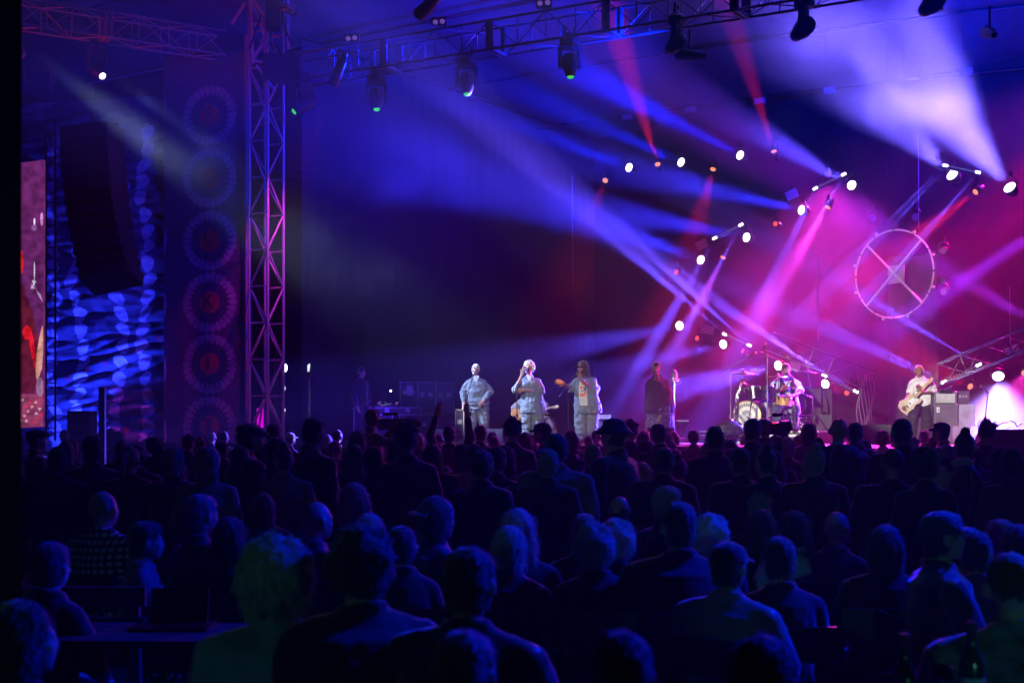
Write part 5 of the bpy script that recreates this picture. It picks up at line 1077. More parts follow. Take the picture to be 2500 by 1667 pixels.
t = thing('paper_sheet', 'pale sheet hanging on the leftmost tall flight case', 'sheet', P(1000, 966, 33.1)); MB().box(P(1000, 953, 33.15), (.15, .01, .24)).build('sheet', mat('paper_lilac', (.5, .45, .55), .8), t)
t = thing('work_lamp', 'tiny warm lamp glowing among the flight cases', 'lamp', P(954, 954, 32.5)); MB().ball(P(954, 954, 32.5), (.025,)*3, 10).build('bulb', mat('warm_bulb', (0, 0, 0), emit=(1, .75, .45), es=6), t); rod('stem', P(954, 957, 32.55), P(954, 990, 32.55), .008, BLKM, t)
t = thing('mixing_desk', 'cluttered mixing desk with small coloured lights on the flat case', 'mixing desk', P(945, 995, 32.6)); MB().box(P(945, 990, 32.7), (.5, .35, .08)).build('desk', BLKM, t); rn = random.Random(8)
for k in range(22): MB().box(P(922+rn.random()*50, 980+rn.random()*10, 32.48), (.02, .01, .018)).build('light' if k % 4 == 0 else 'knob', (mat('led_red', (0, 0, 0), emit=(1, .05, .1), es=.7) if k % 8 == 0 else mat('led_knob_lilac', (0, 0, 0), emit=(.3, .3, .6), es=.6)), t)  # knobs share the lilac emission and glow without being lamps
# three stacked lamps and the lamp stand right of the tower
t = thing('lamp_tree', 'black upright carrying three bright white lamps right of the tower', 'lamp stand', floor(690, 30.6)); rod('pole', floor(690, 30.6), P(690, 880, 30.6), .04, BLKM, t, True); rod('pole', floor(676, 30.6), P(676, 830, 30.6), .02, BLKM, t)
for y in (898, 948, 1001): MB().box(P(684, y, 30.6), (.14, .2, .3)).build('lamp_bracket', BLK, t)
for (x, y, w, h_), n in zip(((696, 898, 6, 10), (694, 948, 2.4, 9), (693, 1001, 3.4, 10)), ('top', 'middle', 'bottom')):
    c = P(x, y, 30.3); t = thing('round_lamp', '%s of the three white lamps stacked right of the tower' % n, 'stage lamp', c, 'stacked side lamps'); k = 30.3/F
    MB().loft([(c, (w*k*.8+.0, 0, 0), (0, 0, h_*k*.8)), (c+V3((-.05, .06, 0)), (w*k+.04, 0, 0), (0, 0, h_*k*1.2)), (c+V3((-.12, .25, 0)), (.05, 0, 0), (0, 0, .06))], 16).build('housing', BLK, t, smooth=True)
    MB().loft([(c+V3((0, -.012, 0)), (w*k, 0, 0), (0, 0, h_*k)), (c+V3((0, -.02, 0)), (w*k*.6, 0, 0), (0, 0, h_*k*.6))], 20).build('lens', LENSW, t)
light(t, P(700, 898, 30.1), P(900, 880, 29.8), (.3, .6, 1), 250, 40, 1, .1, .05)
t = thing('lamp_stand', 'tall thin stand with a small bright reflector and bracket right of the tower', 'lamp stand', floor(755, 30)); rod('pole', floor(755, 30), P(755, 925, 30), .016, CHR, t); rod('pole', floor(755, 30), P(755, 965, 30), .024, CHR, t)
MB().box(P(750, 915, 30), (.2, .12, .1)).box(P(742, 912, 30), (.06, .05, .12)).build('head', BLK, t); MB().loft([(P(753, 907, 29.9), (.02, 0, 0), (0, .02, 0)), (P(754, 892, 29.9), (.03, 0, 0), (0, .02, 0)), (P(756, 887, 29.9), (.006, 0, 0), (0, .006, 0))], 8).build('reflector', mat('reflector_glow', (.9, .9, .95), .1, emit=(.7, .75, 1), es=1.2), t)  # the shine of the reflector is its own emission
MB().torus(P(737, 912, 30), (0, 1, 0), .04, .008, 14, 5).tube(P(742, 922, 30), P(750, 925, 30), .014).build('ring_bracket', CHR, t)
for a in (-1, 1): rod('leg', floor(755, 30, SZ+.5), floor(755+a*14, 30), .01, CHR, t)
# pink glowing board and gear at the foot of the tower
t = thing('pink_panel', 'bright magenta glowing board at the foot of the tower', 'board', P(637, 1035, 30.6)); MB().box(P(636, 1020, 30.6), (.15, .03, .42)).build('board', mat('board_magenta_glow', (.85, .03, .8), .5, emit=(.8, .0, .75), es=.9), t)  # magenta light on the board is painted as emission
t = thing('tower_gear', 'dark stacked gear boxes and stands inside the foot of the tower', 'equipment', V3((-5.2, 30.5, 0)))
MB().box(P(665, 950, 30.6), (.3, .3, .5)).build('box', BLK, t); MB().box(P(672, 1000, 30.6), (.35, .3, .4)).build('box', BLK, t)
for a, b in (((640, 880), (655, 1060)), ((670, 870), (668, 1060)), ((655, 900), (676, 1050)), ((645, 960), (630, 1060))): rod('tube', P(*a, 30.3), P(*b, 30.3), .02, BLKM, t)
# pair lamps on the long truss
for a, b, w in (((850, 95), (866, 93), 'left'), ((1063, 55), (1080, 53), 'middle'), ((1318, 9), (1337, 7), 'right')):
    t = thing('pair_lamp', 'small pair of round lamps on top of the long truss, %s pair' % w, 'stage lamp', P(*a, ftr(a[0])-.35), 'lamp pairs on the long truss'); dd = ftr(a[0])-.35
    MB().box((P(*a, dd)+P(*b, dd))/2+V3((0, .1, .02)), (.3, .14, .16)).build('housing', BLK, t)
    for c in (a, b): MB().tube(P(*c, dd), P(*c, dd)-V3((0, .02, 0)), .05, .045, 14).build('lens', mat('lens_violet', (0, 0, 0), emit=(.16, .07, .4), es=.8), t)
# ------------------------------------------------------------------ audience: px, head top py, head width px, pose, hair, top, words, options
G1 = 'people standing in front of the stage'; G2 = 'people seated in the near rows'
st_ = [
 (57, 1063, 26, 'st_mid', 'short', 'k', 'wearing a brimmed cap, first at the left beside the black drape', dict(hat='cap', yaw=-1.2)),
 (113, 1048, 44, 'st_mid', 'short', 'k', 'in a flat cap whose peak points right, under the LED screen', dict(hat='flatcap', yaw=-1.3)),
 (160, 1050, 26, 'st_mid', 'short', 'n', 'seen just left of the tall black box', {}),
 (155, 1078, 40, 'st_mid', 'bob', 'g', 'with bobbed grey hair below the tall black box', dict(hc='grey')),
 (222, 1065, 60, 'st_wide', 'short', 'k', 'very broad in a black jacket below the dark upright post', {}),
 (270, 1047, 28, 'st_slim', 'long', 'k', 'with long hair just right of the dark upright post', dict(yaw=.4)),
 (306, 1052, 30, 'st_mid', 'short', 'k', 'in front of the bright foot of the wing cloth', {}),
 (338, 1085, 50, 'st_mid', 'short', 'n', 'in a pale bucket hat', dict(hat='bucket', hatm='g')),
 (364, 1066, 27, 'st_mid', 'short', 'k', 'in a cap, peak left, near the edge of the wing cloth', dict(hat='flatcap', yaw=1.3)),
 (398, 1068, 58, 'st_wide', 'long', 'k', 'with long dark hair and black coat under the edge of the letter banner', {}),
 (456, 1066, 36, 'st_mid', 'messy', 'n', 'with blue lit messy hair below the lowest rosette, left of its centre', {}),
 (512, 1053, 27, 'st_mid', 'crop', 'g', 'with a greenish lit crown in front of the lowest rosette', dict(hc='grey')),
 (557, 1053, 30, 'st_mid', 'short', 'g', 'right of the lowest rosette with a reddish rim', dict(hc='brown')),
 (592, 1034, 60, 'st_wide', 'short', 'k', 'tall in a round blue cap, peak right, left of the tower foot', dict(hat='flatcap', hatm='d', yaw=-1.2)),
 (655, 1036, 42, 'st_mid', 'short', 'k', 'in front of the magenta lit tower foot', {}),
 (680, 1072, 56, 'st_mid', 'hood', 'd', 'wearing a raised blue hood below the stacked white lamps', {}),
 (741, 1021, 58, 'st_wide', 'short', 'k', 'very tall with head turned right, below the thin lamp stand', dict(yaw=-.9)),
 (703, 1057, 28, 'st_slim', 'short', 'k', 'in a lime green cap beside the tower', dict(hat='cap', hatm='y', yaw=-.8)),
 (806, 1062, 30, 'st_slim', 'bob', 'n', 'small in front of the curtain folds', dict(yaw=-.4)),
 (856, 1054, 54, 'st_mid', 'long', 'l', 'with long dark hair and a pale blue shirt left of the camera operator', {}),
 (870, 1052, 30, 'st_slim', 'short', 'n', 'in a yellowish cap just behind the long haired woman in pale blue', dict(hat='cap', hatm='y')),
 (972, 1068, 62, 'st_mid', 'long', 'n', 'with a long rounded hairdo rimmed in red, right of the camera operator', dict(hc='brown')),
 (992, 1040, 60, 'st_mid', 'messy', 'k', 'with a wide dark mop of hair in front of the flight cases', {}),
 (1033, 1060, 26, 'st_slim', 'long', 'k', 'with red lit hair left of the pale wedge', dict(hc='red')),
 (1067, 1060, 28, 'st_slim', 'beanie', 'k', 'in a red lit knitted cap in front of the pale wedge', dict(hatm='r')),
 (1106, 1040, 36, 'st_mid_arms', 'short', 'k', 'with both arms raised left of the singer with platinum hair', {}),
 (1080, 1086, 54, 'st_mid', 'bob', 'n', 'with bobbed hair below the person raising both arms', {}),
 (1124, 1084, 30, 'st_slim', 'short', 'n', 'small, squeezed below the raised arms on the right', {}),
 (1146, 1086, 60, 'st_mid', 'bob', 'l', 'in a pale ruffled top with a scarf', dict(hc='brown')),
 (1163, 1040, 34, 'st_mid', 'short', 'k', 'in a dark round cap before the legs of the singer with platinum hair', dict(hat='beanie', hatm='k')),
 (1186, 1054, 30, 'st_mid', 'short', 'k', 'short, right of the round cap before the pale wedge', {}),
 (1234, 1025, 46, 'st_mid', 'messy', 'n', 'with thick dark hair between the two left singers', {}),
 (1236, 1090, 54, 'st_mid', 'long', 'n', 'with straight long hair below the gap between the two left singers', {}),
 (1284, 1058, 48, 'st_slim', 'long', 'k', 'with long hair rimmed red in front of the middle singer', dict(hc='red', yaw=-.4)),
 (1340, 1032, 42, 'st_mid', 'short', 'k', 'in a cap with the peak left, right of the middle singer', dict(hat='cap', yaw=1.3)),
 (1352, 1060, 66, 'st_wide', 'short', 'g', 'broad shouldered in a grey shirt below the middle singer', {}),
 (1406, 1052, 42, 'st_mid', 'bob', 'k', 'dark haired before the feet of the singer in sunglasses', {}),
 (1441, 1064, 28, 'st_slim', 'short', 'k', 'short, under the trouser hem of the singer in sunglasses', {}),
 (1486, 1023, 62, 'st_wide', 'short', 'k', 'tall in a hat turned up at the left and a long parka', dict(hat='bucket', hatm='k', yaw=.7)),
 (1526, 1030, 40, 'st_mid', 'messy', 'k', 'just right of the tall person in the parka', {}),
 (1556, 1058, 42, 'st_mid', 'long', 'k', 'with long hair left of the greenish curly one', {}),
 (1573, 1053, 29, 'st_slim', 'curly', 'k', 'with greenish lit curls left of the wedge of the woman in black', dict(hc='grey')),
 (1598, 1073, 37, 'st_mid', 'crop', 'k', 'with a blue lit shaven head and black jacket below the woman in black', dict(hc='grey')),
 (1619, 1034, 42, 'st_mid', 'short', 'k', 'directly in front of the sequin skirt', {}),
 (1652, 1054, 32, 'st_slim', 'bob', 'k', 'right below the giant silver microphone prop', {}),
 (1702, 1050, 32, 'st_slim', 'short', 'k', 'left of the large head before the white strip', {}),
 (1736, 1042, 52, 'st_mid', 'short', 'n', 'with a large round head before the left end of the drum riser', {}),
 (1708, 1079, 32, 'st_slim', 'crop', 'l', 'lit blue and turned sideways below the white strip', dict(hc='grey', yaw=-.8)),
 (1817, 1060, 27, 'st_slim', 'short', 'k', 'small, left below the bass drum', {}),
 (1838, 1023, 48, 'st_wide', 'short', 'k', 'tall and dark before the bass drum', {}),
 (1876, 1022, 38, 'st_mid', 'short', 'k', 'facing right behind a raised camera, right of the bass drum', dict(yaw=-.9)),
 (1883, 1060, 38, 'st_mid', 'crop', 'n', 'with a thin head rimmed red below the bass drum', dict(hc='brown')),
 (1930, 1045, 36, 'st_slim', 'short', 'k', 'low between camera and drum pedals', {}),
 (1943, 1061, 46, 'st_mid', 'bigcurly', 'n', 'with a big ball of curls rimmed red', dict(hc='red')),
 (1986, 1034, 44, 'st_mid', 'bob', 'd', 'with side lit cheek left of the bald man carrying a backpack', dict(yaw=-.5)),
 (2032, 1019, 52, 'st_wide_tee', 'none', 'l', 'bald and tall in a pale tee carrying a black backpack', {}),
 (2080, 1032, 42, 'st_mid_hood', 'short', 'g', 'in a grey hooded top right of the bald man', {}),
 (2158, 1052, 38, 'st_mid', 'curly', 'l', 'with curls rimmed red and a pale shirt before the large dark wedge', dict(hc='red')),
 (2187, 1052, 30, 'st_slim', 'short', 'k', 'between the curly head and the broad man before the guitarist', {}),
 (2221, 1023, 54, 'st_wide', 'short', 'k', 'broad in a black coat in front of the guitarist', {}),
 (2266, 1068, 42, 'st_slim', 'bob', 'k', 'dark and low right of the broad man before the guitarist', {}),
 (2305, 1031, 40, 'st_mid', 'short', 'k', 'in a cap with peak lowered to the left before the bass cabinet', dict(hat='cap', yaw=1.2)),
 (2336, 1058, 60, 'st_mid_hood', 'bun', 'l', 'in a pale hooded jacket carrying a dark pointed backpack', dict(hc='brown')),
 (2388, 1030, 46, 'st_mid', 'messy', 'k', 'with spiky tousled hair before the pale light at the right', {}),
 (2472, 1096, 58, 'st_mid', 'bob', 'd', 'in a blue jacket at the right edge below the dark flat box', {}),
 (2120, 1075, 40, 'st_mid', 'short', 'k', 'low between the grey hooded top and the broad man', {}),
 (1780, 1075, 42, 'st_mid', 'long', 'k', 'with long hair left of the tall dark man before the bass drum', {}),
 (640, 1085, 46, 'st_mid', 'short', 'k', 'dark and low below the magenta foot of the tower', {}),
 (505, 1096, 44, 'st_mid', 'hood', 'g', 'in a pale grey jacket with raised collar below the lowest rosette', {}),
 (1190, 1100, 50, 'st_mid', 'short', 'k', 'dark and low below the pale wedge', {}),
 (930, 1092, 40, 'st_mid', 'short', 'k', 'dark, low below the camera operator', {}),
]
se_ = [
 (72, 1180, 58, 'se_mid', 'bob', 'n', 'with smooth hair next to the black drape', dict(hc='brown')),
 (270, 1201, 80, 'se_wide', 'crop', 'p', 'in a checked shirt with short pale hair', dict(hc='grey')),
 (471, 1212, 88, 'se_mid', 'short', 'n', 'with a big ear and dark jersey right of the checked shirt', dict(hc='grey', yaw=-.5)),
 (564, 1270, 76, 'se_mid', 'long', 'k', 'with long hair tucked left of the blond curls', dict(hc='brown')),
 (336, 1276, 46, 'se_slim', 'short', 'g', 'small behind the right shoulder of the checked shirt', dict(yaw=-.9, d=7.8)),
 (752, 1223, 88, 'se_mid', 'none', 'n', 'bald, wearing glasses, turned to the right above the blond curls', dict(yaw=-.9)),
 (856, 1187, 94, 'se_mid', 'bob', 'k', 'with streaked smooth hair right of the bald one', dict(hc='blond')),
 (884, 1262, 108, 'se_mid', 'bob', 'n', 'with light hair peeping over the dark curls', dict(hc='blond')),
 (1042, 1220, 106, 'se_wide', 'bob', 'd', 'in a pale visor cap looking right', dict(hat='capback', hatm='g', yaw=-1.1)),
 (1256, 1193, 80, 'se_slim', 'long', 'k', 'with long hair and face turned right, behind the fair locks', dict(hc='brown', yaw=-.7)),
 (1254, 1252, 112, 'se_mid', 'long', 'k', 'with fair locks lit bright blue', dict(hc='blond', yaw=-.4)),
 (1236, 1290, 116, 'se_wide', 'bob', 'r', 'in a dark red jacket with light tousled hair', dict(hc='blond', yaw=-.3)),
 (1356, 1211, 76, 'se_slim', 'long', 'g', 'with straight long hair, middle of the picture', dict(hc='brown', yaw=-.4)),
 (1430, 1259, 70, 'se_mid', 'short', 'k', 'just above the curly locks in the middle', dict(hc='grey')),
 (1466, 1286, 104, 'se_mid', 'curly', 'k', 'with curly locks and a dark hooded jacket', dict(hc='grey', yaw=-.3)),
 (1500, 1276, 66, 'se_slim', 'curly', 'k', 'with pale curls half hidden by the curly locks', dict(hc='blond')),
 (1516, 1211, 70, 'se_mid', 'ring', 'k', 'balding with a blue highlight on the crown', dict(yaw=-.8)),
 (1612, 1190, 76, 'se_mid', 'short', 'k', 'with grey hair behind the big dark head', dict(hc='grey', yaw=-.5)),
 (1640, 1231, 100, 'se_wide', 'short', 'k', 'with a big dark head in the middle right', {}),
 (1722, 1262, 92, 'se_mid', 'curly', 'k', 'with pale curls standing up behind the cap wearer', dict(hc='white')),
 (1770, 1330, 96, 'se_wide', 'short', 'g', 'in a dark visor cap and creased pale jacket', dict(hat='cap', hatm='k', yaw=-.9)),
 (1862, 1217, 66, 'se_mid', 'messy', 'k', 'with thin hair behind the smooth round head', dict(hc='grey')),
 (1843, 1251, 88, 'se_mid', 'bob', 'k', 'with a smooth round hairdo left of the long wavy hair', dict(hc='brown')),
 (1935, 1255, 94, 'se_mid', 'long', 'l', 'with long wavy hair falling over a pale jacket', dict(hc='dark')),
 (2037, 1247, 84, 'se_mid', 'none', 'd', 'bald with a bright rim and a collared shirt', dict(yaw=-.3)),
 (1895, 1315, 98, 'se_mid', 'short', 'k', 'with short dark hair in front of the long wavy hair', {}),
 (2290, 1255, 104, 'se_wide', 'short', 'n', 'in a baseball cap, peak right, and a big dark jacket', dict(hat='cap', hatm='d', yaw=-1.2)),
 (2445, 1273, 84, 'se_mid', 'short', 'k', 'with light hair at the right edge', dict(hc='grey')),
 (2505, 1290, 110, 'se_wide', 'bob', 'd', 'cut by the right edge', {}),
 (2475, 1350, 150, 'se_wide', 'crop', 'c', 'in a camouflage shirt, large at the lower right corner', dict(hc='brown')),
 (690, 1308, 215, 'se_wide', 'bigcurly', 't', 'with big blond curls, nearest and largest on the left', dict(hc='blond', yaw=-.15)),
 (885, 1300, 175, 'se_wide_lean', 'curly', 'k', 'with dark curls leaning in to the blond one', dict(yaw=.5)),
 (1125, 1345, 150, 'se_wide', 'short', 'k', 'in a black jacket with a round badge, right of the dark curls', dict(yaw=-.2, d=4.6)),
 (1120, 1553, 200, 'se_mid', 'short', 'k', 'whose crown alone rises at the bottom, left of the middle', dict(hc='grey', d=3.5)),
 (1520, 1550, 190, 'se_mid', 'short', 'k', 'whose crown alone rises at the bottom, in the middle', dict(hc='brown', d=3.6)),
 (1862, 1568, 200, 'se_mid', 'bob', 'k', 'whose crown alone rises at the bottom, left of the wine glass', dict(hc='brown', d=3.5)),
 (40, 1480, 110, 'se_mid', 'bob', 'n', 'turned right in the lower left corner', dict(yaw=-.8, d=5.2)),
 (110, 1330, 70, 'se_slim', 'short', 'k', 'dark, low between the drape and the checked shirt', {}),
 (980, 1290, 80, 'se_slim', 'short', 'k', 'dark, just right of the light hair above the dark curls', {}),
 (2150, 1290, 84, 'se_mid', 'bob', 'k', 'dark, between the bald one and the baseball cap', {}),
 (2380, 1300, 84, 'se_mid', 'short', 'd', 'in a creased shirt right of the baseball cap', {}),
 (640, 1210, 60, 'se_mid', 'bob', 'k', 'dark, left of the bald one with glasses', {}),
 (1130, 1200, 66, 'se_mid', 'short', 'k', 'dark, right of the visor cap', {}),
 (1745, 1205, 60, 'se_mid', 'short', 'k', 'dark, above the pale standing curls', {}),
]
# more listeners in the dark between the named ones
HB = ['short', 'bob', 'long', 'curly', 'messy', 'short', 'tail', 'bun']
for i, (x, y, w) in enumerate(((40, 1120, 50), (190, 1120, 46), (430, 1130, 52), (540, 1120, 44), (600, 1135, 52), (690, 1140, 48), (790, 1125, 50), (900, 1135, 48), (1010, 1130, 50), (1090, 1140, 46), (1170, 1145, 50), (1290, 1125, 46), (1400, 1120, 50), (1450, 1135, 46), (1560, 1130, 50), (1660, 1120, 48), (1760, 1130, 50), (1830, 1150, 46), (1930, 1150, 50), (2110, 1150, 48), (2180, 1160, 52), (2260, 1150, 46), (2400, 1170, 50), (300, 1140, 46))):
    near = min(((abs(q[0]-x)+abs(q[1]-y)*.5, q[0], q[6]) for q in st_))
    se_.append((x, y, w, ('se_slim', 'se_mid', 'se_wide')[i % 3], HB[i % 8], 'kkng'[i % 4], 'with %s behind the one %s' % ({'short': 'short hair', 'bob': 'a bob', 'long': 'long hair', 'messy': 'tousled hair', 'curly': 'curly hair', 'crop': 'cropped hair', 'tail': 'a ponytail', 'bun': 'a bun'}[HB[i % 8]], ' '.join(near[2].replace(',', '').split()[:5])), dict(hc=('dark', 'brown', 'grey')[i % 3], yaw=.3*((i % 3)-1))))
BACKPACK = mat('backpack_black', (.012, .012, .016), .6, bump=.3, bscale=12)
for x, y, w, pose, hair, top, words, o in st_: person(x, y, w, pose, hair, top, 'person '+words, group=G1, **o)
def chair(p, yaw, label='black folding chair hidden under a seated listener'):
    t = thing('folding_chair', label, 'chair', p, 'folding chairs of the near rows', yaw)
    k = cached('chair_seat', lambda: MB().box((0, 0, .43), (.42, .4, .03)).mesh('seat', BLK)); k2 = cached('chair_back', lambda: MB().box((0, .21, .68), (.42, .02, .16)).mesh('backrest', BLK))
    k3 = cached('chair_leg', lambda: MB().tube((0, -.2, .0), (0, .2, .7), .012).tube((0, .2, 0), (0, -.18, .43), .012).mesh('leg', BLKM))
    put('seat', k, t); put('backrest', k2, t); put('leg', k3, t, (-.2, 0, 0)); put('leg', k3, t, (.2, 0, 0))
for x, y, w, pose, hair, top, words, o in se_:
    t = person(x, y, w, pose, hair, top, 'seated person '+words, group=G2, **o); chair(V3(t.location), t.rotation_euler.z)
# the far rows right under the stage
MARKS = ((0, 110, 'the LED screen'), (110, 260, 'the tall black box'), (260, 400, 'the foot of the wing cloth'), (400, 620, 'the lowest rosette'), (620, 720, 'the tower foot'), (720, 860, 'the curtain folds'), (860, 1120, 'the flight cases'), (1120, 1230, 'the platinum haired singer'), (1230, 1360, 'the curly white haired singer'), (1360, 1500, 'the singer in sunglasses'), (1500, 1680, 'the woman in black'), (1680, 1780, 'the white floor strip'), (1780, 1880, 'the bass drum'), (1880, 2020, 'the drummer'), (2020, 2170, 'the large dark wedge'), (2170, 2280, 'the guitarist'), (2280, 2400, 'the bass cabinet'), (2400, 2501, 'the dark flat box'))
HN = {'short': 'short hair', 'bob': 'a bob', 'long': 'long hair', 'curly': 'curly hair', 'messy': 'tousled hair', 'tail': 'a ponytail', 'bun': 'a bun', 'beanie': 'a knit cap'}
rnc = random.Random(77); seen = {}
for row, (y_, w_) in enumerate(((1056, 29), (1072, 33), (1092, 38))):
    for i in range(27):
        x = 70+i*92+rnc.uniform(-24, 24)+row*30; hk = rnc.choice(['short', 'short', 'bob', 'long', 'messy', 'curly', 'tail', 'bun', 'beanie']); y = y_+rnc.uniform(-6, 6)
        if x > 2490 or min(abs(q[0]-x)+abs(q[1]-y)*1.2 for q in st_) < 20: continue
        mk = [m for a, b, m in MARKS if a <= x < b][0]; key = (mk, hk, row); seen[key] = seen.get(key, 0)+1
        if seen[key] > 1: continue
        person(x, y, w_, rnc.choice(['st_slim', 'st_mid', 'st_wide']), hk, rnc.choice('kkkng'), 'person with %s in the %s row below %s' % (HN[hk], ('farthest', 'second farthest', 'third farthest')[row], mk), hc=rnc.choice(['dark', 'dark', 'brown', 'grey']), group=G1)
# camera operator in the pit and the technician
t = person(906, 1000, 40, 'st_mid_film', 'short', 'k', 'camera operator with headset facing right, rimmed red, at the stage edge', yaw=-1.3, d=21, group='camera crew'); s = t.scale[0]; hd = ARCH['st_mid_film'][0]['head']
MB().torus(hd+V3((0, .0, .0)), (0, 1, 0), .1, .012, 24, 6, 0, 0, 180).ball(hd+V3((.09, 0, -.01)), (.02, .04, .045), 8).ball(hd+V3((-.09, 0, -.01)), (.02, .04, .045), 8).build('headset', mat('headset', (.2, .03, .03), .4), t, False)
def vcam(label, p, ax, L=.45, k=1):
    p = V3(p); ax = V3(ax).normalized(); q = ax.to_track_quat('X', 'Z').to_matrix(); t = thing('video_camera', label, 'video camera', p)
    MB().box(p, (L, .13*k, .16*k), q).build('body', BLK, t); MB().tube(p+ax*L*.5, p+ax*L*.85, .06, .075, 14).build('lens', BLKM, t, smooth=True); MB().box(p+q @ V3((-.05, 0, .15)), (.22, .04, .04), q).build('handle', BLKM, t); MB().box(p+q @ V3((-.15, -.12, .05)), (.12, .09, .07), q).build('viewfinder', BLK, t)
    rod('tripod_pole', p-V3((0, 0, .1)), V3((p.x, p.y, .6)), .03, BLKM, t)
    for k in range(3): rod('tripod_leg', V3((p.x, p.y, .8)), V3((p.x+.45*math.cos(2.1*k), p.y+.45*math.sin(2.1*k), .02)), .018, BLKM, t)
vcam('black video camera on a tripod before the flight cases', P(962, 1035, 20.8), (1, .2, .05))
vcam('black video camera with a red glow held up right of the bass drum', P(1902, 1045, 15.5), (.5, .85, .05), .26, .8)
MB().box(P(1890, 1032, 15.3), (.03, .01, .02)).build('tally_light', mat('tally_red', (0, 0, 0), emit=(1, .03, .03), es=1), bpy.data.objects['video_camera.001'])
t = person(884, 953, 30, 'st_slim', 'short', 'k', 'stage technician standing in the dark left of the flight cases', yaw=2.2, d=32.5, skin='tan'); t.location = floor(884, 32.5); t.scale = (.98,)*3; t.rotation_euler.z = .9
# backpacks
def backpack(label, p, w, h, m=BACKPACK, pointed=False):
    p = V3(p); t = thing('backpack', label, 'backpack', p); k = .45 if pointed else .8
    mb = MB().loft([(p+V3((0, 0, z*h)), (w*a, 0, 0), (0, .13*b_, 0)) for z, a, b_ in ((-.5, .42, .7), (-.46, .5, 1), (0, .5, 1.1), (.3, .46*(k+.3), 1), (.46, .4*k, .8), (.5, .25*k, .5))], 16)
    me = remesh(mb, 'bag', .015, m, 2, .015, (9, 9, 9)); me.transform(Matrix.Translation(-p)); put('bag', me, t)
    MB().box(p+V3((0, -.15, -.15*h)), (w*.7, .04, h*.4)).build('pocket', m, t); rod('zip', p+V3((0, -.17, -.3*h)), p+V3((0, -.13, .4*h)), .005, ALU, t)
    for s in (-1, 1): MB().path([p+V3((s*w*.3, .06, .42*h)), p+V3((s*w*.38, .12, .56*h)), p+V3((s*w*.42, .3, .5*h)), p+V3((s*w*.46, .36, .1*h))], .024).build('strap', m, t)
b_ = [o for o in bpy.data.objects if o.get('label', '').endswith('bald and tall in a pale tee carrying a black backpack')][0]; s = b_.scale[0]
backpack('large black square backpack on the bald man in the pale tee', b_.location+V3((0.02, -.24, 1.17*s)), .44, .62)
b_ = [o for o in bpy.data.objects if o.get('label', '').endswith('carrying a dark pointed backpack')][0]; s = b_.scale[0]
backpack('dark pointed backpack with a long zip on the pale hooded jacket', b_.location+V3((0.0, -.24, 1.15*s)), .34, .56, pointed=True)
# badge and label on the black jacket
t = [o for o in bpy.data.objects if o.get('label', '').endswith('right of the dark curls')][0]
MB().torus((-.1, .13, .93), (0, 1, .4), .035, .009, 20, 6).build('round_badge', TOPM['w'], t, False)
# near tables and the things on them
WD = mat('table_wood', (.11, .09, .08), .55, bump=.3, bscale=15)
t = thing('bench_table', 'long wooden bench table at the lower right with bottle and glasses', 'table', (1.15, 4.2, 0))
for k in range(5): MB().box((1.25, 3.75+.135*k, .735), (1.7, .125, .03)).build('plank', WD, t)
for a in (-.7, .7):
    rod('leg', (1.25+a, 3.8, .72), (1.25+a, 3.72, 0), .03, WD, t, True); rod('leg', (1.25+a, 4.3, .72), (1.25+a, 4.38, 0), .03, WD, t, True); rod('crossbar', (1.25+a, 3.76, .4), (1.25+a, 4.34, .4), .025, WD, t, True)
GL = bpy.data.materials.new('clear_glass'); GL.use_nodes = True; b = GL.node_tree.nodes['Principled BSDF']; b.inputs['Transmission Weight'].default_value = 1; b.inputs['Roughness'].default_value = .12; b.inputs['IOR'].default_value = 1.45; b.inputs['Base Color'].default_value = (.8, .85, .8, 1)
def lathe(c, prof, m, name, parent, n=24): return MB().loft([(V3(c)+V3((0, 0, z)), (r_, 0, 0), (0, r_, 0)) for z, r_ in prof], n).build(name, m, parent, smooth=True)
def bottle(px, d, label, dark=True, sc=1.0):
    c = V3(((px-1250)/F*d, d, .752)); t = thing('wine_bottle', label, 'bottle', c)
    lathe(c, [(z*sc, r_*sc) for z, r_ in ((0, .036), (.005, .038), (.19, .038), (.215, .03), (.235, .016), (.3, .0145), (.302, .017), (.315, .017), (.316, .01))], mat('bottle_glass_dark', (.06, .08, .08), .12, spec=.8), 'glass', t)
    MB().loft([(c+V3((0, 0, z*sc)), (.0387*sc, 0, 0), (0, .0387*sc, 0)) for z in (.05, .15)], 24, cap=False).build('paper_label', mat('paper_label', (.7, .7, .72), .7), t, smooth=True)
def wineglass(px, d, label):
    c = V3(((px-1250)/F*d, d, .752)); t = thing('wine_glass', label, 'glass', c)
    lathe(c, ((0, .034), (.003, .034), (.006, .006), (.08, .004), (.088, .012), (.11, .034), (.14, .039), (.2, .033), (.2, .0315), (.14, .0375), (.112, .032), (.09, .008)), GL, 'glass', t)
bottle(2208, 4.0, 'dark wine bottle with a pale label standing on the bench table'); bottle(2372, 4.25, 'second wine bottle beside the camouflage shirt')
wineglass(1985, 3.85, 'stemmed wine glass at the left end of the bench table'); wineglass(2296, 4.15, 'small empty glass between the two bottles')
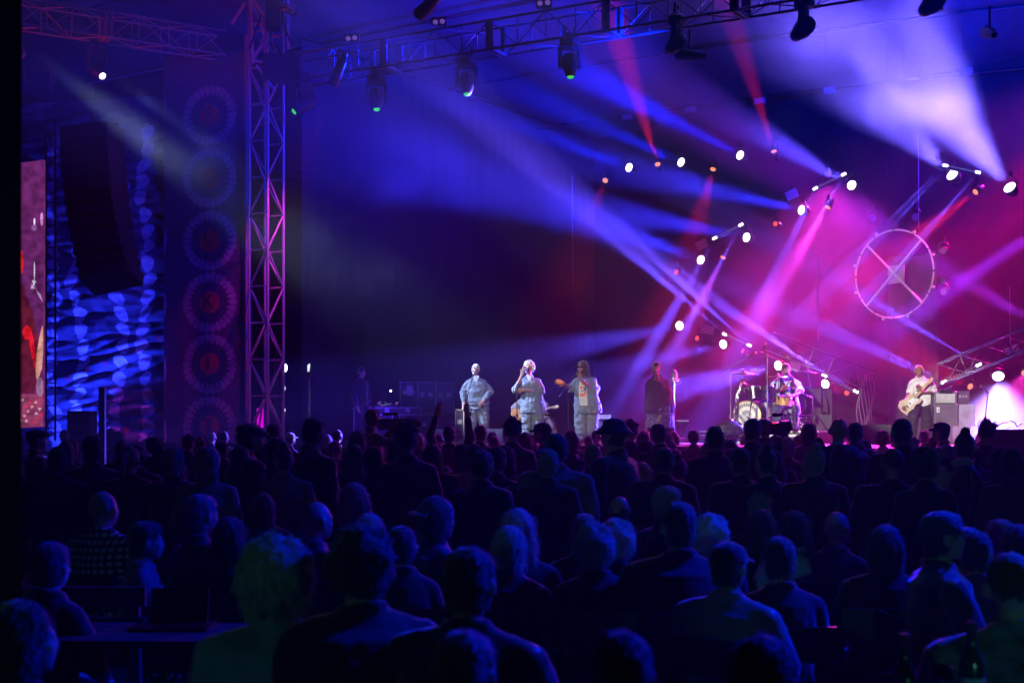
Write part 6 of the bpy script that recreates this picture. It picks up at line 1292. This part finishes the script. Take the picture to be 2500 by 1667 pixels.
c = V3(((2270-1250)/F*3.85, 3.85, .752)); t = thing('shoulder_bag', 'crumpled black bag lying on the bench table', 'bag', c)
me = remesh(MB().ball(c+V3((0, 0, .05)), (.17, .12, .06), 16).ball(c+V3((.1, .02, .05)), (.1, .09, .05), 12), 'bag', .012, BLK, 1, .04, (14, 14, 14), .01, 40); me.transform(Matrix.Translation(-c)); put('cloth', me, t)
c = V3(((2095-1250)/F*3.72, 3.72, .752)); t = thing('glowing_phone', 'small purple glowing screen lying on the near edge of the bench table', 'phone', c); MB().box(c+V3((0, 0, .008)), (.19, .09, .012)).build('case', BLK, t); MB().box(c+V3((0, 0, .0155)), (.175, .08, .002)).build('screen', mat('phone_screen', (0, 0, 0), emit=(.28, .04, .5), es=.9), t)
t = thing('bench_table', 'pale edged table behind the checked shirt at the lower left', 'table', (-1.7, 6.2, 0))
for k in range(4): MB().box((-1.62, 6.0+.14*k, .74), (1.1, .13, .03), Matrix.Rotation(-.05, 3, 'Z')).build('plank', mat('plank_pale', (.05, .05, .055), .6), t)
for a in (-.45, .45): rod('leg', (-1.62+a, 6.05, .72), (-1.62+a, 5.95, 0), .025, BLKM, t, True); rod('leg', (-1.62+a, 6.4, .72), (-1.62+a, 6.5, 0), .025, BLKM, t, True)
t = thing('open_laptop', 'dark flat screen standing on the pale edged table', 'laptop', V3((-1.5, 6.35, .755))); MB().box((-1.5, 6.42, .84), (.26, .02, .16), Matrix.Rotation(-.2, 3, 'X')).build('screen', BLK, t); MB().box((-1.5, 6.3, .765), (.34, .24, .015)).build('keyboard', BLKM, t)
t = thing('bench', 'pale backed bench at the far lower left', 'bench', (-2.2, 6.6, 0))
for z in (.86, .72): MB().box((-2.2, 6.6, z), (1.0, .03, .09)).build('slat', mat('plank_pale', (.05, .05, .055), .6), t)
MB().box((-2.2, 6.4, .45), (1.0, .3, .04)).build('seat', WD, t)
for a in (-.45, .45): rod('leg', (-2.2+a, 6.6, .9), (-2.2+a, 6.65, 0), .025, WD, t, True); rod('leg', (-2.2+a, 6.3, .45), (-2.2+a, 6.25, 0), .025, WD, t, True)
# filler haze plume
